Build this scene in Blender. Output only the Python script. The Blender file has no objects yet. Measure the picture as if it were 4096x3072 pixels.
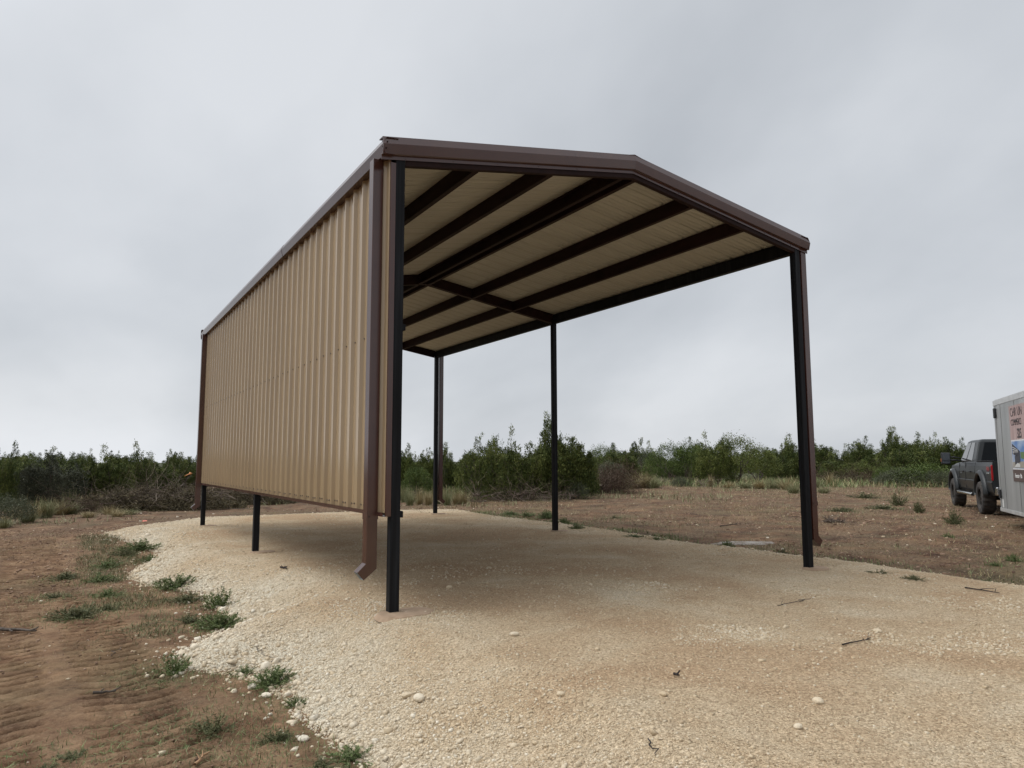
import bpy, bmesh, math, random
import numpy as np
from mathutils import Vector, Matrix

# ------------------------------------------------------------------ camera
SC = bpy.context.scene
COL = SC.collection
CAM = np.array([-2.6601, -6.7626, 1.4653])
YAW, PIT, ROL, FPX = 0.5391, 0.1070, -0.0024, 2889.98     # focal length in px of a 4096 px wide frame
cy, sy, cp, sp, cr, sr = math.cos(YAW), math.sin(YAW), math.cos(PIT), math.sin(PIT), math.cos(ROL), math.sin(ROL)
FW = np.array([sy*cp, cy*cp, sp]); _r = np.array([cy, -sy, 0.0]); _u = np.cross(_r, FW)
RT = cr*_r + sr*_u; UP = -sr*_r + cr*_u
cam = bpy.data.cameras.new('camera'); camo = bpy.data.objects.new('camera', cam); COL.objects.link(camo)
camo.matrix_world = Matrix(((RT[0], UP[0], -FW[0], CAM[0]), (RT[1], UP[1], -FW[1], CAM[1]),
                            (RT[2], UP[2], -FW[2], CAM[2]), (0, 0, 0, 1)))
cam.sensor_width = 36; cam.sensor_fit = 'HORIZONTAL'; cam.lens = 36*FPX/4096
cam.clip_start = 0.05; cam.clip_end = 9000
SC.camera = camo

# ------------------------------------------------------------------ world, sun, exposure
SUN_EL, SUN_AZ = math.radians(54), math.radians(-64)        # azimuth measured from +Y towards +X
w = bpy.data.worlds.new('World'); SC.world = w; w.use_nodes = True
nt = w.node_tree; N = nt.nodes; L = nt.links; N.clear()
def nd(t, **k):
    n = N.new(t)
    for a, b in k.items(): setattr(n, a, b)
    return n
out = nd('ShaderNodeOutputWorld'); bg = nd('ShaderNodeBackground'); bg.inputs['Strength'].default_value = 0.1
sky = nd('ShaderNodeTexSky', sky_type='NISHITA', sun_disc=False, sun_elevation=SUN_EL, sun_rotation=SUN_AZ, dust_density=3.0)
tc = nd('ShaderNodeTexCoord'); sep = nd('ShaderNodeSeparateXYZ'); L.new(tc.outputs['Generated'], sep.inputs[0])
def mth(op, a, b=None, c=None, clamp=False):
    m = nd('ShaderNodeMath', operation=op, use_clamp=clamp)
    for i, v in enumerate((a, b, c)):
        if v is None: continue
        if isinstance(v, (int, float)): m.inputs[i].default_value = v
        else: L.new(v, m.inputs[i])
    return m.outputs[0]
zz = mth('MAXIMUM', sep.outputs[2], 0.0)
den = mth('ADD', zz, 0.55)
px_ = mth('DIVIDE', sep.outputs[0], den); py_ = mth('DIVIDE', sep.outputs[1], den)
cmb = nd('ShaderNodeCombineXYZ'); L.new(px_, cmb.inputs[0]); L.new(py_, cmb.inputs[1])
n1 = nd('ShaderNodeTexNoise'); n1.inputs['Scale'].default_value = 1.3; n1.inputs['Detail'].default_value = 5; n1.inputs['Roughness'].default_value = 0.42
n1.inputs['Distortion'].default_value = 0.3
mp = nd('ShaderNodeMapping'); mp.inputs['Location'].default_value = (3.1, 1.45, 0.7); mp.inputs['Rotation'].default_value = (0, 0, 0.5)
mp.inputs['Scale'].default_value = (1.0, 0.75, 1)
L.new(cmb.outputs[0], mp.inputs[0]); L.new(mp.outputs[0], n1.inputs['Vector'])
n2 = nd('ShaderNodeTexNoise'); n2.inputs['Scale'].default_value = 4.5; n2.inputs['Detail'].default_value = 5
L.new(mp.outputs[0], n2.inputs['Vector'])
cl = mth('ADD', mth('MULTIPLY', n1.outputs[0], 0.80), mth('MULTIPLY', n2.outputs[0], 0.20))
rmp = nd('ShaderNodeValToRGB'); L.new(cl, rmp.inputs[0])
e = rmp.color_ramp.elements
e[0].position = 0.36; e[0].color = (5.0, 5.3, 5.7, 1)
e[1].position = 0.62; e[1].color = (7.5, 7.75, 8.1, 1)
m_ = rmp.color_ramp.elements.new(0.50); m_.color = (6.25, 6.55, 6.95, 1)
# the cloud base brightens upward, as an overcast sky does, well above the top of the frame
mr = nd('ShaderNodeMapRange', interpolation_type='SMOOTHSTEP'); L.new(sep.outputs[2], mr.inputs[0])
mr.inputs[1].default_value = 0.55; mr.inputs[2].default_value = 0.95; mr.inputs[3].default_value = 1.0; mr.inputs[4].default_value = 1.5
hb = nd('ShaderNodeMapRange', interpolation_type='SMOOTHSTEP'); L.new(sep.outputs[2], hb.inputs[0])            # brighter gap low over the northern horizon
hb.inputs[1].default_value = 0.085; hb.inputs[2].default_value = 0.01; hb.inputs[3].default_value = 0.0; hb.inputs[4].default_value = 0.13
hn_ = nd('ShaderNodeMapRange', interpolation_type='SMOOTHSTEP'); L.new(sep.outputs[1], hn_.inputs[0]); hn_.inputs[1].default_value = 0.80; hn_.inputs[2].default_value = 0.99
band_ = mth('ADD', mth('MULTIPLY', hb.outputs[0], hn_.outputs[0]), 1.0)
vm = nd('ShaderNodeVectorMath', operation='SCALE'); L.new(rmp.outputs[0], vm.inputs[0])
# thinner, brighter cloud round the veiled sun
dt = nd('ShaderNodeVectorMath', operation='DOT_PRODUCT'); L.new(tc.outputs['Generated'], dt.inputs[0])
dt.inputs[1].default_value = (math.sin(SUN_AZ)*math.cos(SUN_EL), math.cos(SUN_AZ)*math.cos(SUN_EL), math.sin(SUN_EL))
gl_ = nd('ShaderNodeMapRange', interpolation_type='SMOOTHSTEP'); L.new(dt.outputs['Value'], gl_.inputs[0])
gl_.inputs[1].default_value = 0.62; gl_.inputs[2].default_value = 1.0; gl_.inputs[3].default_value = 1.0; gl_.inputs[4].default_value = 3.3
bk = nd('ShaderNodeMapRange', interpolation_type='SMOOTHSTEP'); L.new(dt.outputs['Value'], bk.inputs[0])      # thicker, darker cloud away from the sun
bk.inputs[1].default_value = -0.85; bk.inputs[2].default_value = -0.05; bk.inputs[3].default_value = 0.90; bk.inputs[4].default_value = 1.0
L.new(mth('MULTIPLY', mth('MULTIPLY', mth('MULTIPLY', mr.outputs[0], band_), gl_.outputs[0]), bk.outputs[0]), vm.inputs['Scale'])
mx = nd('ShaderNodeMixRGB'); mx.inputs[0].default_value = 0.93
L.new(sky.outputs[0], mx.inputs[1]); L.new(vm.outputs[0], mx.inputs[2]); L.new(mx.outputs[0], bg.inputs[0]); L.new(bg.outputs[0], out.inputs[0])

sl = bpy.data.lights.new('sun', 'SUN'); sl.energy = 0.9; sl.angle = math.radians(38); sl.color = (1.0, 0.955, 0.88)
so = bpy.data.objects.new('sun', sl); COL.objects.link(so)
sd = Vector((math.sin(SUN_AZ)*math.cos(SUN_EL), math.cos(SUN_AZ)*math.cos(SUN_EL), math.sin(SUN_EL)))
so.rotation_euler = sd.to_track_quat('Z', 'Y').to_euler(); so.location = (0, 0, 30)
SC.view_settings.view_transform = 'Standard'; SC.view_settings.look = 'None'
SC.view_settings.exposure = 0.0; SC.view_settings.gamma = 1.0

rng = np.random.default_rng(11); random.seed(11)

# ------------------------------------------------------------------ helpers
def tag(o, label=None, cat=None, group=None, kind=None):
    if label: o['label'] = label
    if cat: o['category'] = cat
    if group: o['group'] = group
    if kind: o['kind'] = kind
    return o
def link(o, parent=None):
    COL.objects.link(o)
    if parent is not None: o.parent = parent
    return o
def empty(name, loc=(0, 0, 0), rz=0.0):
    o = bpy.data.objects.new(name, None); o.location = loc; o.rotation_euler = (0, 0, rz); o.empty_display_size = .2
    COL.objects.link(o); return o
def copy_tree(o, parent=None):
    c = o.copy(); COL.objects.link(c)
    if parent is not None: c.parent = parent
    for ch in list(o.children): copy_tree(ch, c)
    return c

def np_mesh(name, verts, faces, mat=None, v=None, smooth=False):
    """verts (n,3), faces (m,k) with constant k, v = per-vertex value attribute"""
    me = bpy.data.meshes.new(name); verts = np.asarray(verts, np.float32); faces = np.asarray(faces, np.int32)
    me.vertices.add(len(verts)); me.vertices.foreach_set('co', verts.ravel())
    k = faces.shape[1]
    me.loops.add(faces.size); me.loops.foreach_set('vertex_index', faces.ravel())
    me.polygons.add(len(faces)); me.polygons.foreach_set('loop_start', np.arange(0, faces.size, k, dtype=np.int32))
    me.polygons.foreach_set('loop_total', np.full(len(faces), k, np.int32))
    if smooth: me.polygons.foreach_set('use_smooth', np.ones(len(faces), bool))
    me.update(calc_edges=True)
    if v is not None:
        a = me.attributes.new('v', 'FLOAT', 'POINT'); a.data.foreach_set('value', np.asarray(v, np.float32))
    if mat: me.materials.append(mat)
    return me
def np_obj(name, verts, faces, mat=None, v=None, smooth=False, parent=None):
    return link(bpy.data.objects.new(name, np_mesh(name, verts, faces, mat, v, smooth)), parent)

class MB:
    """collects shapes into one mesh object"""
    def __init__(s): s.bm = bmesh.new()
    def hexa(s, P, mi=0):
        v = [s.bm.verts.new(p) for p in P]
        for q in ((0, 3, 2, 1), (4, 5, 6, 7), (0, 1, 5, 4), (1, 2, 6, 5), (2, 3, 7, 6), (3, 0, 4, 7)):
            s.bm.faces.new([v[i] for i in q]).material_index = mi
        return s
    def box(s, x0, x1, y0, y1, z0, z1, mi=0):
        return s.hexa([(x0, y0, z0), (x1, y0, z0), (x1, y1, z0), (x0, y1, z0), (x0, y0, z1), (x1, y0, z1), (x1, y1, z1), (x0, y1, z1)], mi)
    def loft(s, rings, closed=True, caps=True, mi=0, smooth=False):
        R = [[s.bm.verts.new(p) for p in r] for r in rings]
        for a, b in zip(R, R[1:]):
            n = len(a)
            for i in range(n if closed else n-1):
                j = (i+1) % n
                f = s.bm.faces.new((a[i], a[j], b[j], b[i])); f.material_index = mi; f.smooth = smooth
        if caps and closed:
            f = s.bm.faces.new(list(reversed(R[0]))); f.material_index = mi
            f = s.bm.faces.new(R[-1]); f.material_index = mi
        return s
    def tube(s, pts, rad, n=6, mi=0, smooth=True, caps=True):
        pts = [Vector(p) for p in pts]
        if isinstance(rad, (int, float)): rad = [rad]*len(pts)
        rings = []
        ref = Vector((0, 0, 1))
        for i, p in enumerate(pts):
            t = (pts[min(i+1, len(pts)-1)] - pts[max(i-1, 0)]).normalized()
            if abs(t.dot(ref)) > .95: rf = Vector((1, 0, 0))
            else: rf = ref
            a = t.cross(rf).normalized(); b = t.cross(a)
            rings.append([p + (a*math.cos(2*math.pi*k/n) + b*math.sin(2*math.pi*k/n))*rad[i] for k in range(n)])
        return s.loft(rings, mi=mi, smooth=smooth, caps=caps)
    def disc(s, c, r, axis='y', n=24, mi=0, depth=0.01, r2=None):
        c = Vector(c); rings = []
        for k, (dd, rr) in enumerate(((0, r), (depth, r2 if r2 is not None else r))):
            ring = []
            for i in range(n):
                a = 2*math.pi*i/n
                if axis == 'y': ring.append(c + Vector((math.cos(a)*rr, dd, math.sin(a)*rr)))
                elif axis == 'x': ring.append(c + Vector((dd, math.cos(a)*rr, math.sin(a)*rr)))
                else: ring.append(c + Vector((math.cos(a)*rr, math.sin(a)*rr, dd)))
            rings.append(ring)
        return s.loft(rings, mi=mi)
    def build(s, name, mats, parent=None, bevel=0.0, seg=1, loc=None, smooth=False):
        bmesh.ops.recalc_face_normals(s.bm, faces=s.bm.faces)
        me = bpy.data.meshes.new(name); s.bm.to_mesh(me); s.bm.free()
        for m in (mats if isinstance(mats, (list, tuple)) else [mats]): me.materials.append(m)
        if smooth:
            for p in me.polygons: p.use_smooth = True
        o = bpy.data.objects.new(name, me); link(o, parent)
        if loc: o.location = loc
        if bevel:
            b = o.modifiers.new('bevel', 'BEVEL'); b.width = bevel; b.segments = seg; b.limit_method = 'ANGLE'; b.angle_limit = math.radians(30)
        return o

# vectorised value noise
def _h(ix, iy, seed):
    n = (ix.astype(np.int64)*374761393 + iy.astype(np.int64)*668265263 + seed*1442695041) & 0xffffffff
    n = ((n ^ (n >> 13))*1274126177) & 0xffffffff
    return ((n ^ (n >> 16)) & 0xffff)/65535.0
def vnoise(x, y, seed=0):
    x = np.asarray(x, float); y = np.asarray(y, float)
    ix = np.floor(x); iy = np.floor(y); fx = x-ix; fy = y-iy; fx = fx*fx*(3-2*fx); fy = fy*fy*(3-2*fy)
    a = _h(ix, iy, seed); b = _h(ix+1, iy, seed); c = _h(ix, iy+1, seed); d = _h(ix+1, iy+1, seed)
    return (a*(1-fx)+b*fx)*(1-fy) + (c*(1-fx)+d*fx)*fy
def fbm(x, y, seed=0, o=4, g=.5):
    s = 0; a = 1; t = 0
    for i in range(o):
        s = s + a*vnoise(x*2**i, y*2**i, seed+i*17); t += a; a *= g
    return s/t - .5
def sst(a, b, x):
    t = np.clip((np.asarray(x, float)-a)/(b-a), 0, 1); return t*t*(3-2*t)

# ------------------------------------------------------------------ materials
def mat(name, color, rough=.6, metal=0.0, spec=.5, bump=None, var=None, attr=None, coords='Object', sheen=None):
    """color (r,g,b) or ramp [(pos,rgb)..] driven by noise 'var'=(scale,detail) or vertex attribute 'attr'"""
    m = bpy.data.materials.new(name); m.use_nodes = True; t = m.node_tree; n = t.nodes; l = t.links
    b = n['Principled BSDF']; b.inputs['Roughness'].default_value = rough; b.inputs['Metallic'].default_value = metal
    b.inputs['Specular IOR Level'].default_value = spec
    co = n.new('ShaderNodeTexCoord')
    if isinstance(color, list):
        r = n.new('ShaderNodeValToRGB'); els = r.color_ramp.elements
        els[0].position, els[0].color = color[0][0], (*color[0][1], 1); els[1].position, els[1].color = color[-1][0], (*color[-1][1], 1)
        for p_, c_ in color[1:-1]:
            q = els.new(p_); q.color = (*c_, 1)
        if attr:
            a = n.new('ShaderNodeAttribute'); a.attribute_name = attr; l.new(a.outputs['Fac'], r.inputs[0])
        else:
            z = n.new('ShaderNodeTexNoise'); z.inputs['Scale'].default_value = var[0]; z.inputs['Detail'].default_value = var[1]
            if len(var) > 2:
                mpn = n.new('ShaderNodeMapping'); mpn.inputs['Scale'].default_value = var[2]
                l.new(co.outputs[coords], mpn.inputs[0]); l.new(mpn.outputs[0], z.inputs['Vector'])
            else: l.new(co.outputs[coords], z.inputs['Vector'])
            l.new(z.outputs[0], r.inputs[0])
        l.new(r.outputs[0], b.inputs['Base Color'])
    else: b.inputs['Base Color'].default_value = (*color, 1)
    if bump:
        z = n.new('ShaderNodeTexNoise'); z.inputs['Scale'].default_value = bump[0]; z.inputs['Detail'].default_value = 4
        if len(bump) > 2:
            mpn = n.new('ShaderNodeMapping'); mpn.inputs['Scale'].default_value = bump[2]
            l.new(co.outputs[coords], mpn.inputs[0]); l.new(mpn.outputs[0], z.inputs['Vector'])
        else: l.new(co.outputs[coords], z.inputs['Vector'])
        bb = n.new('ShaderNodeBump'); bb.inputs['Strength'].default_value = 1; bb.inputs['Distance'].default_value = bump[1]
        l.new(z.outputs[0], bb.inputs['Height']); l.new(bb.outputs[0], b.inputs['Normal'])
    return m

M = {}
M['tan'] = mat('tan_painted_steel', [(.3, (.325, .232, .132)), (.7, (.37, .268, .155))], .17, spec=.7, var=(1.1, 3, (1, 1, .35)), bump=(2.2, .0012, (1, 1, .25)))
M['ceil'] = mat('tan_backed_sheet', [(.3, (.45, .435, .365)), (.7, (.50, .485, .41))], .4, var=(2., 3, (.4, 1, 1)))
M['brown'] = mat('brown_trim_steel', [(.35, (.058, .022, .016)), (.65, (.068, .028, .020))], .20, spec=.8, var=(3, 4), bump=(2.5, .0012))
M['primer'] = mat('red_brown_steel_primer', [(.3, (.012, .005, .004)), (.7, (.026, .011, .009))], .6, spec=.15, var=(7, 5, (1, .25, 1)), bump=(30, .0006))
M['black'] = mat('black_mill_steel', [(.25, (.004, .0042, .005)), (.5, (.009, .0095, .011)), (.8, (.022, .024, .028))], .55, var=(26, 5, (1, 1, .03)), spec=.14)
M['galv'] = mat('bare_galvanised_steel', (.42, .45, .44), .4, .2)
M['screw'] = mat('tan_screw_head', (.12, .085, .055), .5)
M['concrete'] = mat('dusty_concrete', [(.3, (.27, .185, .115)), (.7, (.38, .27, .18))], .9, var=(9, 5), bump=(25, .004))
M['bark'] = mat('grey_brown_bark', [(.3, (.055, .042, .032)), (.7, (.13, .105, .085))], .9, var=(14, 4), bump=(30, .01))
M['deadwood'] = mat('dead_branch_wood', [(.2, (.085, .060, .045)), (.6, (.17, .125, .095)), (.9, (.30, .24, .18))], .9, attr='v')
M['freshwood'] = mat('pale_cut_wood', (.36, .21, .11), .8)
def foliage(name, a, b, c, rough=.65):
    m = mat(name, [(0.0, a), (.55, b), (1.0, c)], rough, attr='v', spec=.2)
    return m
M['jun'] = foliage('juniper_foliage', (.028, .042, .010), (.090, .112, .028), (.200, .215, .066))
M['jun2'] = foliage('yellowish_juniper_foliage', (.036, .050, .011), (.100, .122, .028), (.195, .210, .062))
M['jungrey'] = foliage('grey_juniper_foliage', (.026, .030, .019), (.062, .066, .040), (.115, .116, .075))
M['leaf'] = foliage('bright_shrub_foliage', (.030, .050, .012), (.075, .108, .024), (.150, .185, .050))
M['bluegrey'] = foliage('blue_grey_shrub_foliage', (.040, .048, .026), (.090, .100, .058), (.170, .175, .115))
M['weed'] = foliage('weed_leaves', (.050, .078, .026), (.140, .180, .066), (.26, .30, .14))
M['weeddry'] = foliage('half_dry_weed_leaves', (.060, .070, .028), (.125, .130, .060), (.22, .205, .11))
M['straw'] = foliage('dry_grass_blades', (.16, .125, .060), (.30, .245, .13), (.46, .39, .23), .8)
M['greygrass'] = foliage('grey_green_grass_blades', (.10, .112, .050), (.20, .205, .105), (.33, .31, .18), .8)
M['deadleaf'] = foliage('dead_cedar_foliage', (.040, .032, .018), (.088, .072, .038), (.155, .12, .068), .85)
M['redtwig'] = foliage('dead_reddish_twigs', (.040, .024, .016), (.090, .058, .040), (.18, .13, .092), .85)
M['stone'] = mat('limestone_gravel', [(0, (.36, .265, .165)), (.4, (.52, .41, .27)), (.8, (.61, .52, .385)), (1, (.67, .60, .48))], .9, attr='v', bump=(60, .004))

# ------------------------------------------------------------------ terrain
PAD = np.array([(-1.95, 13.3), (-1.0, 14.3), (.5, 15.9), (2.5, 15.4), (5.3, 15.2), (7.35, 14.8), (8.0, 14.3), (7.75, 11.8), (7.8, 8.8),
    (7.8, 6.2), (7.5, 3.4), (7.65, 1.5), (7.75, -.1), (7.45, -2.2), (7.5, -5), (7.9, -14), (-1.5, -14), (-1.05, -5), (-.88, -2.7), (-.98, -1.8),
    (-1.06, -1.0), (-1.08, -.1), (-1.35, .4), (-1.62, .7), (-1.62, 1.45), (-.93, 2.3), (-.90, 2.9), (-1.0, 4.9), (-1.55, 6.1), (-1.75, 7.3), (-1.1, 9.8)])
def pdist(x, y):
    """signed distance to the pad outline, positive inside"""
    x = np.asarray(x, float); y = np.asarray(y, float); d = np.full(x.shape, 1e9); ins = np.zeros(x.shape, bool)
    n = len(PAD)
    for i in range(n):
        ax, ay = PAD[i]; bx, by = PAD[(i+1) % n]; ex, ey = bx-ax, by-ay
        t = np.clip(((x-ax)*ex + (y-ay)*ey)/(ex*ex+ey*ey), 0, 1)
        d = np.minimum(d, np.hypot(x-ax-t*ex, y-ay-t*ey))
        c = ((ay > y) != (by > y)) & (x < (bx-ax)*(y-ay)/(by-ay+1e-12)+ax); ins ^= c
    return np.where(ins, d, -d)
def hn0(x, y):
    x = np.asarray(x, float); y = np.asarray(y, float)
    h = -.14 - .29*sst(3.0, -.9, x)*sst(17, 7, y) + .14*sst(9.5, 17, x)
    far = sst(24, 60, np.hypot(x, y))
    return h + far*(-.05 + .5*fbm(x/45, y/45, 5, 3)) 
def hn(x, y):
    return hn0(x, y) + .09*fbm(x/1.7, y/1.7, 1, 3)*sst(-3, 0, -pdist_cache(x, y)) + .02*fbm(x/.33, y/.33, 9, 3)
def pdist_cache(x, y): return np.clip(pdist(x, y), -4, 1)
def padtop(x, y):
    left = -.075*sst(.5, 7, y); right = -.045+.015*sst(0, 7, y)
    t = np.clip(x/6.3, 0, 1)
    return left*(1-t)+right*t
def hpad(x, y):
    x = np.asarray(x, float); y = np.asarray(y, float)
    d = pdist(x, y) + .22*fbm(x/.55, y/.55, 21, 4) + .10*fbm(x/.12, y/.12, 31, 3)
    sl = .36 + .10*fbm(x/2, y/2, 3, 2)
    base = hn0(x, y)
    edge = base + .0 + np.where(d > 0, .03*sst(0, .06, d) + sl*np.maximum(d-.02, 0), .9*d)
    top = padtop(x, y) + .035*fbm(x/1.3, y/1.3, 41, 4) + .016*fbm(x/.16, y/.16, 51, 4)
    k = .07
    m = np.clip(.5+.5*(edge-top)/k, 0, 1)
    return edge*(1-m)+top*m - k*m*(1-m)
def hgt(x, y): return np.maximum(hn(x, y), hpad(x, y))
def h1(x, y): return float(hgt(np.array([x]), np.array([y]))[0])
def ray(px, py):
    X, Y = px*4096/2212, py*4096/2212
    return FW + RT*(X-2048)/FPX - UP*(Y-1536)/FPX
def at(px, py):
    """point of the ground seen at a pixel of the 2212 px wide photograph"""
    d = ray(px, py); t = (CAM[2]+.3)/max(1e-4, -d[2])
    z = -.3
    for _ in range(12):
        t = (z-CAM[2])/d[2]; P = CAM+d*t; z = .5*z+.5*h1(P[0], P[1])
    return Vector((P[0], P[1], h1(P[0], P[1]))), t
def top_of(pt, t, py):
    """height of something standing at pt whose top shows at row py"""
    hor = 996.5
    return CAM[2] + t*(hor-py)*4096/2212/FPX*1.02 - pt.z

def axis(segs):
    a = []
    for x0, x1, st in segs: a.append(np.arange(x0, x1, st))
    return np.unique(np.round(np.concatenate(a+[np.array([segs[-1][1]])]), 4))
def grid(xs, ys, fz):
    X, Y = np.meshgrid(xs, ys); Z = fz(X, Y)
    nx, ny = len(xs), len(ys)
    i = np.arange(nx*ny).reshape(ny, nx)
    F = np.stack([i[:-1, :-1], i[:-1, 1:], i[1:, 1:], i[1:, :-1]], -1).reshape(-1, 4)
    return np.stack([X, Y, Z], -1).reshape(-1, 3), F
# tyre cleat tracks pressed in the dirt
T1a, T1b = (-2.42, 3.6), (-2.02, -3.0)
T2a, T2b = (-3.25, 4.4), (-2.95, -2.4)
T3a, T3b = (-3.5, 13.0), (-2.9, 3.6)
def tracks(x, y):
    o = np.zeros(np.shape(x))
    for (ax, ay), (bx, by), wd, am in ((T1a, T1b, .29, 1.0), (T2a, T2b, .24, .6), (T3a, T3b, .45, .7)):
        ex, ey = bx-ax, by-ay; ln = math.hypot(ex, ey); ex /= ln; ey /= ln
        s_ = (x-ax)*ex + (y-ay)*ey; q = (x-ax)*-ey + (y-ay)*ex
        q = q + .12*fbm(s_/1.1, s_*0, 71, 2)
        m = sst(wd+.07, wd-.03, np.abs(q))*sst(0, .5, s_)*sst(ln, ln-.5, s_)
        ph = s_/.185 + .5*np.abs(q)/wd + 1.0*fbm(x/.5, y/.5, 81, 2)
        tri = np.abs((ph % 1)-.5)*2; gv_ = np.exp(-(tri/.30)**2)
        o = o + am*m*(-gv_*.13*(.25+1.2*vnoise(x/.25, y/.25, 91)) - .006 + .012*(ph % 1))
    return o
def hdirt(x, y):
    return hn(x, y) + tracks(x, y) + .010*fbm(x/.07, y/.07, 61, 2)
xs = axis([(-3000, -300, 300), (-300, -60, 20), (-60, -12, 1.5), (-12, -4, .12), (-4, -.6, .022), (-.6, 7, .35), (7, 12, .06), (12, 30, .15), (30, 80, 1.5), (80, 400, 20), (400, 3000, 300)])
ys = axis([(-60, -14, 4), (-14, -3.6, .2), (-3.6, 4, .024), (4, 14, .05), (14, 34, .2), (34, 90, 1.5), (90, 400, 20), (400, 4000, 300)])
gv, gf = grid(xs, ys, hdirt)

def ground_mat():
    m = bpy.data.materials.new('red_dirt_with_litter'); m.use_nodes = True; t = m.node_tree; n = t.nodes; l = t.links
    b = n['Principled BSDF']; b.inputs['Roughness'].default_value = .95; b.inputs['Specular IOR Level'].default_value = .15
    co = n.new('ShaderNodeTexCoord')
    def noise(sc, de, ro=.5, vec=None, dist=0):
        z = n.new('ShaderNodeTexNoise'); z.inputs['Scale'].default_value = sc; z.inputs['Detail'].default_value = de; z.inputs['Roughness'].default_value = ro
        z.inputs['Distortion'].default_value = dist
        l.new(vec or co.outputs['Object'], z.inputs['Vector']); return z.outputs[0]
    def ramp(f, els):
        r = n.new('ShaderNodeValToRGB'); l.new(f, r.inputs[0]); e = r.color_ramp.elements
        e[0].position, e[0].color = els[0][0], (*els[0][1], 1); e[1].position, e[1].color = els[-1][0], (*els[-1][1], 1)
        for p_, c_ in els[1:-1]: e.new(p_).color = (*c_, 1)
        return r.outputs[0]
    def mix(f, a, c, bt='MIX'):
        x = n.new('ShaderNodeMixRGB'); x.blend_type = bt
        if isinstance(f, float): x.inputs[0].default_value = f
        else: l.new(f, x.inputs[0])
        l.new(a, x.inputs[1]); l.new(c, x.inputs[2]); return x.outputs[0]
    base = ramp(noise(.9, 10, .72, dist=.3), [(.40, (.050, .024, .016)), (.47, (.115, .059, .035)), (.54, (.175, .099, .057)), (.63, (.270, .172, .102))])
    fine = ramp(noise(7, 8, .8), [(.38, (.38, .34, .32)), (.48, (.90, .88, .85)), (.56, (1.08, 1.06, 1.02)), (.66, (1.5, 1.46, 1.38))])
    za = n.new('ShaderNodeAttribute'); za.attribute_name = 'v'        # packed, paler drive track soil
    pk = ramp(noise(2.2, 8, .65), [(.40, (.145, .082, .048)), (.50, (.225, .138, .080)), (.62, (.30, .198, .118))])
    mz = n.new('ShaderNodeMath'); mz.operation = 'MULTIPLY'; mz.inputs[1].default_value = .85; l.new(za.outputs['Fac'], mz.inputs[0])
    base = mix(mz.outputs[0], base, pk)
    fs_ = n.new('ShaderNodeMath'); fs_.operation = 'MULTIPLY_ADD'; fs_.inputs[1].default_value = -.45; fs_.inputs[2].default_value = 1.0; l.new(za.outputs['Fac'], fs_.inputs[0])
    c1 = mix(fs_.outputs[0], base, mix(1.0, base, fine, 'MULTIPLY'))
    # litter: straw-coloured and dark flecks
    lit = ramp(noise(26, 5, .85), [(.36, (.035, .022, .016)), (.5, (.125, .085, .052)), (.60, (.27, .20, .125)), (.68, (.42, .34, .24))])
    lm = ramp(noise(1.3, 5, .65, dist=.5), [(.36, (.12, .12, .12)), (.60, (.85, .85, .85))])
    lz = n.new('ShaderNodeMixRGB'); lz.blend_type = 'MULTIPLY'; lz.inputs[0].default_value = 1; l.new(lm, lz.inputs[1])
    lc = n.new('ShaderNodeMath'); lc.operation = 'MULTIPLY_ADD'; lc.inputs[1].default_value = -.75; lc.inputs[2].default_value = 1.0; l.new(za.outputs['Fac'], lc.inputs[0]); l.new(lc.outputs[0], lz.inputs[2])
    c2 = mix(lz.outputs[0], c1, lit)
    # thin grass tone away from the drive tracks
    gm = ramp(noise(.33, 5, .6), [(.52, (0, 0, 0)), (.70, (.45, .45, .45))])
    gc = ramp(noise(22, 4, .7), [(.3, (.055, .058, .028)), (.7, (.19, .165, .085))])
    c3 = mix(gm, c2, gc)
    ln_ = n.new('ShaderNodeVectorMath'); ln_.operation = 'LENGTH'; l.new(co.outputs['Object'], ln_.inputs[0])
    nz = n.new('ShaderNodeMath'); nz.operation = 'MULTIPLY_ADD'; nz.inputs[1].default_value = 30; l.new(noise(.12, 4), nz.inputs[0]); l.new(ln_.outputs['Value'], nz.inputs[2])
    fr = n.new('ShaderNodeMapRange'); l.new(nz.outputs[0], fr.inputs[0]); fr.inputs[1].default_value = 66; fr.inputs[2].default_value = 82
    c3 = mix(fr.outputs[0], c3, ramp(noise(1.5, 5, .7), [(.35, (.028, .036, .016)), (.65, (.085, .085, .045))]))
    l.new(c3, b.inputs['Base Color'])
    h1_ = noise(16, 6, .7); bb = n.new('ShaderNodeBump'); bb.inputs['Distance'].default_value = .028; bb.inputs['Strength'].default_value = .9
    l.new(h1_, bb.inputs['Height'])
    b2 = n.new('ShaderNodeBump'); b2.inputs['Distance'].default_value = .012; b2.inputs['Strength'].default_value = .8; l.new(noise(70, 3), b2.inputs['Height'])
    l.new(bb.outputs[0], b2.inputs['Normal']); l.new(b2.outputs[0], b.inputs['Normal'])
    return m
M['dirt'] = ground_mat()
gz = sst(.5, -1.2, gv[:, 0])*sst(17, 9, gv[:, 1])*sst(-9, -5, gv[:, 0])
gz = np.clip(gz*(.55+.9*vnoise(gv[:, 0]/.9, gv[:, 1]/1.6, 201)), 0, 1)
tag(np_obj('ground', gv, gf, M['dirt'], v=gz, smooth=True), kind='structure')

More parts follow.
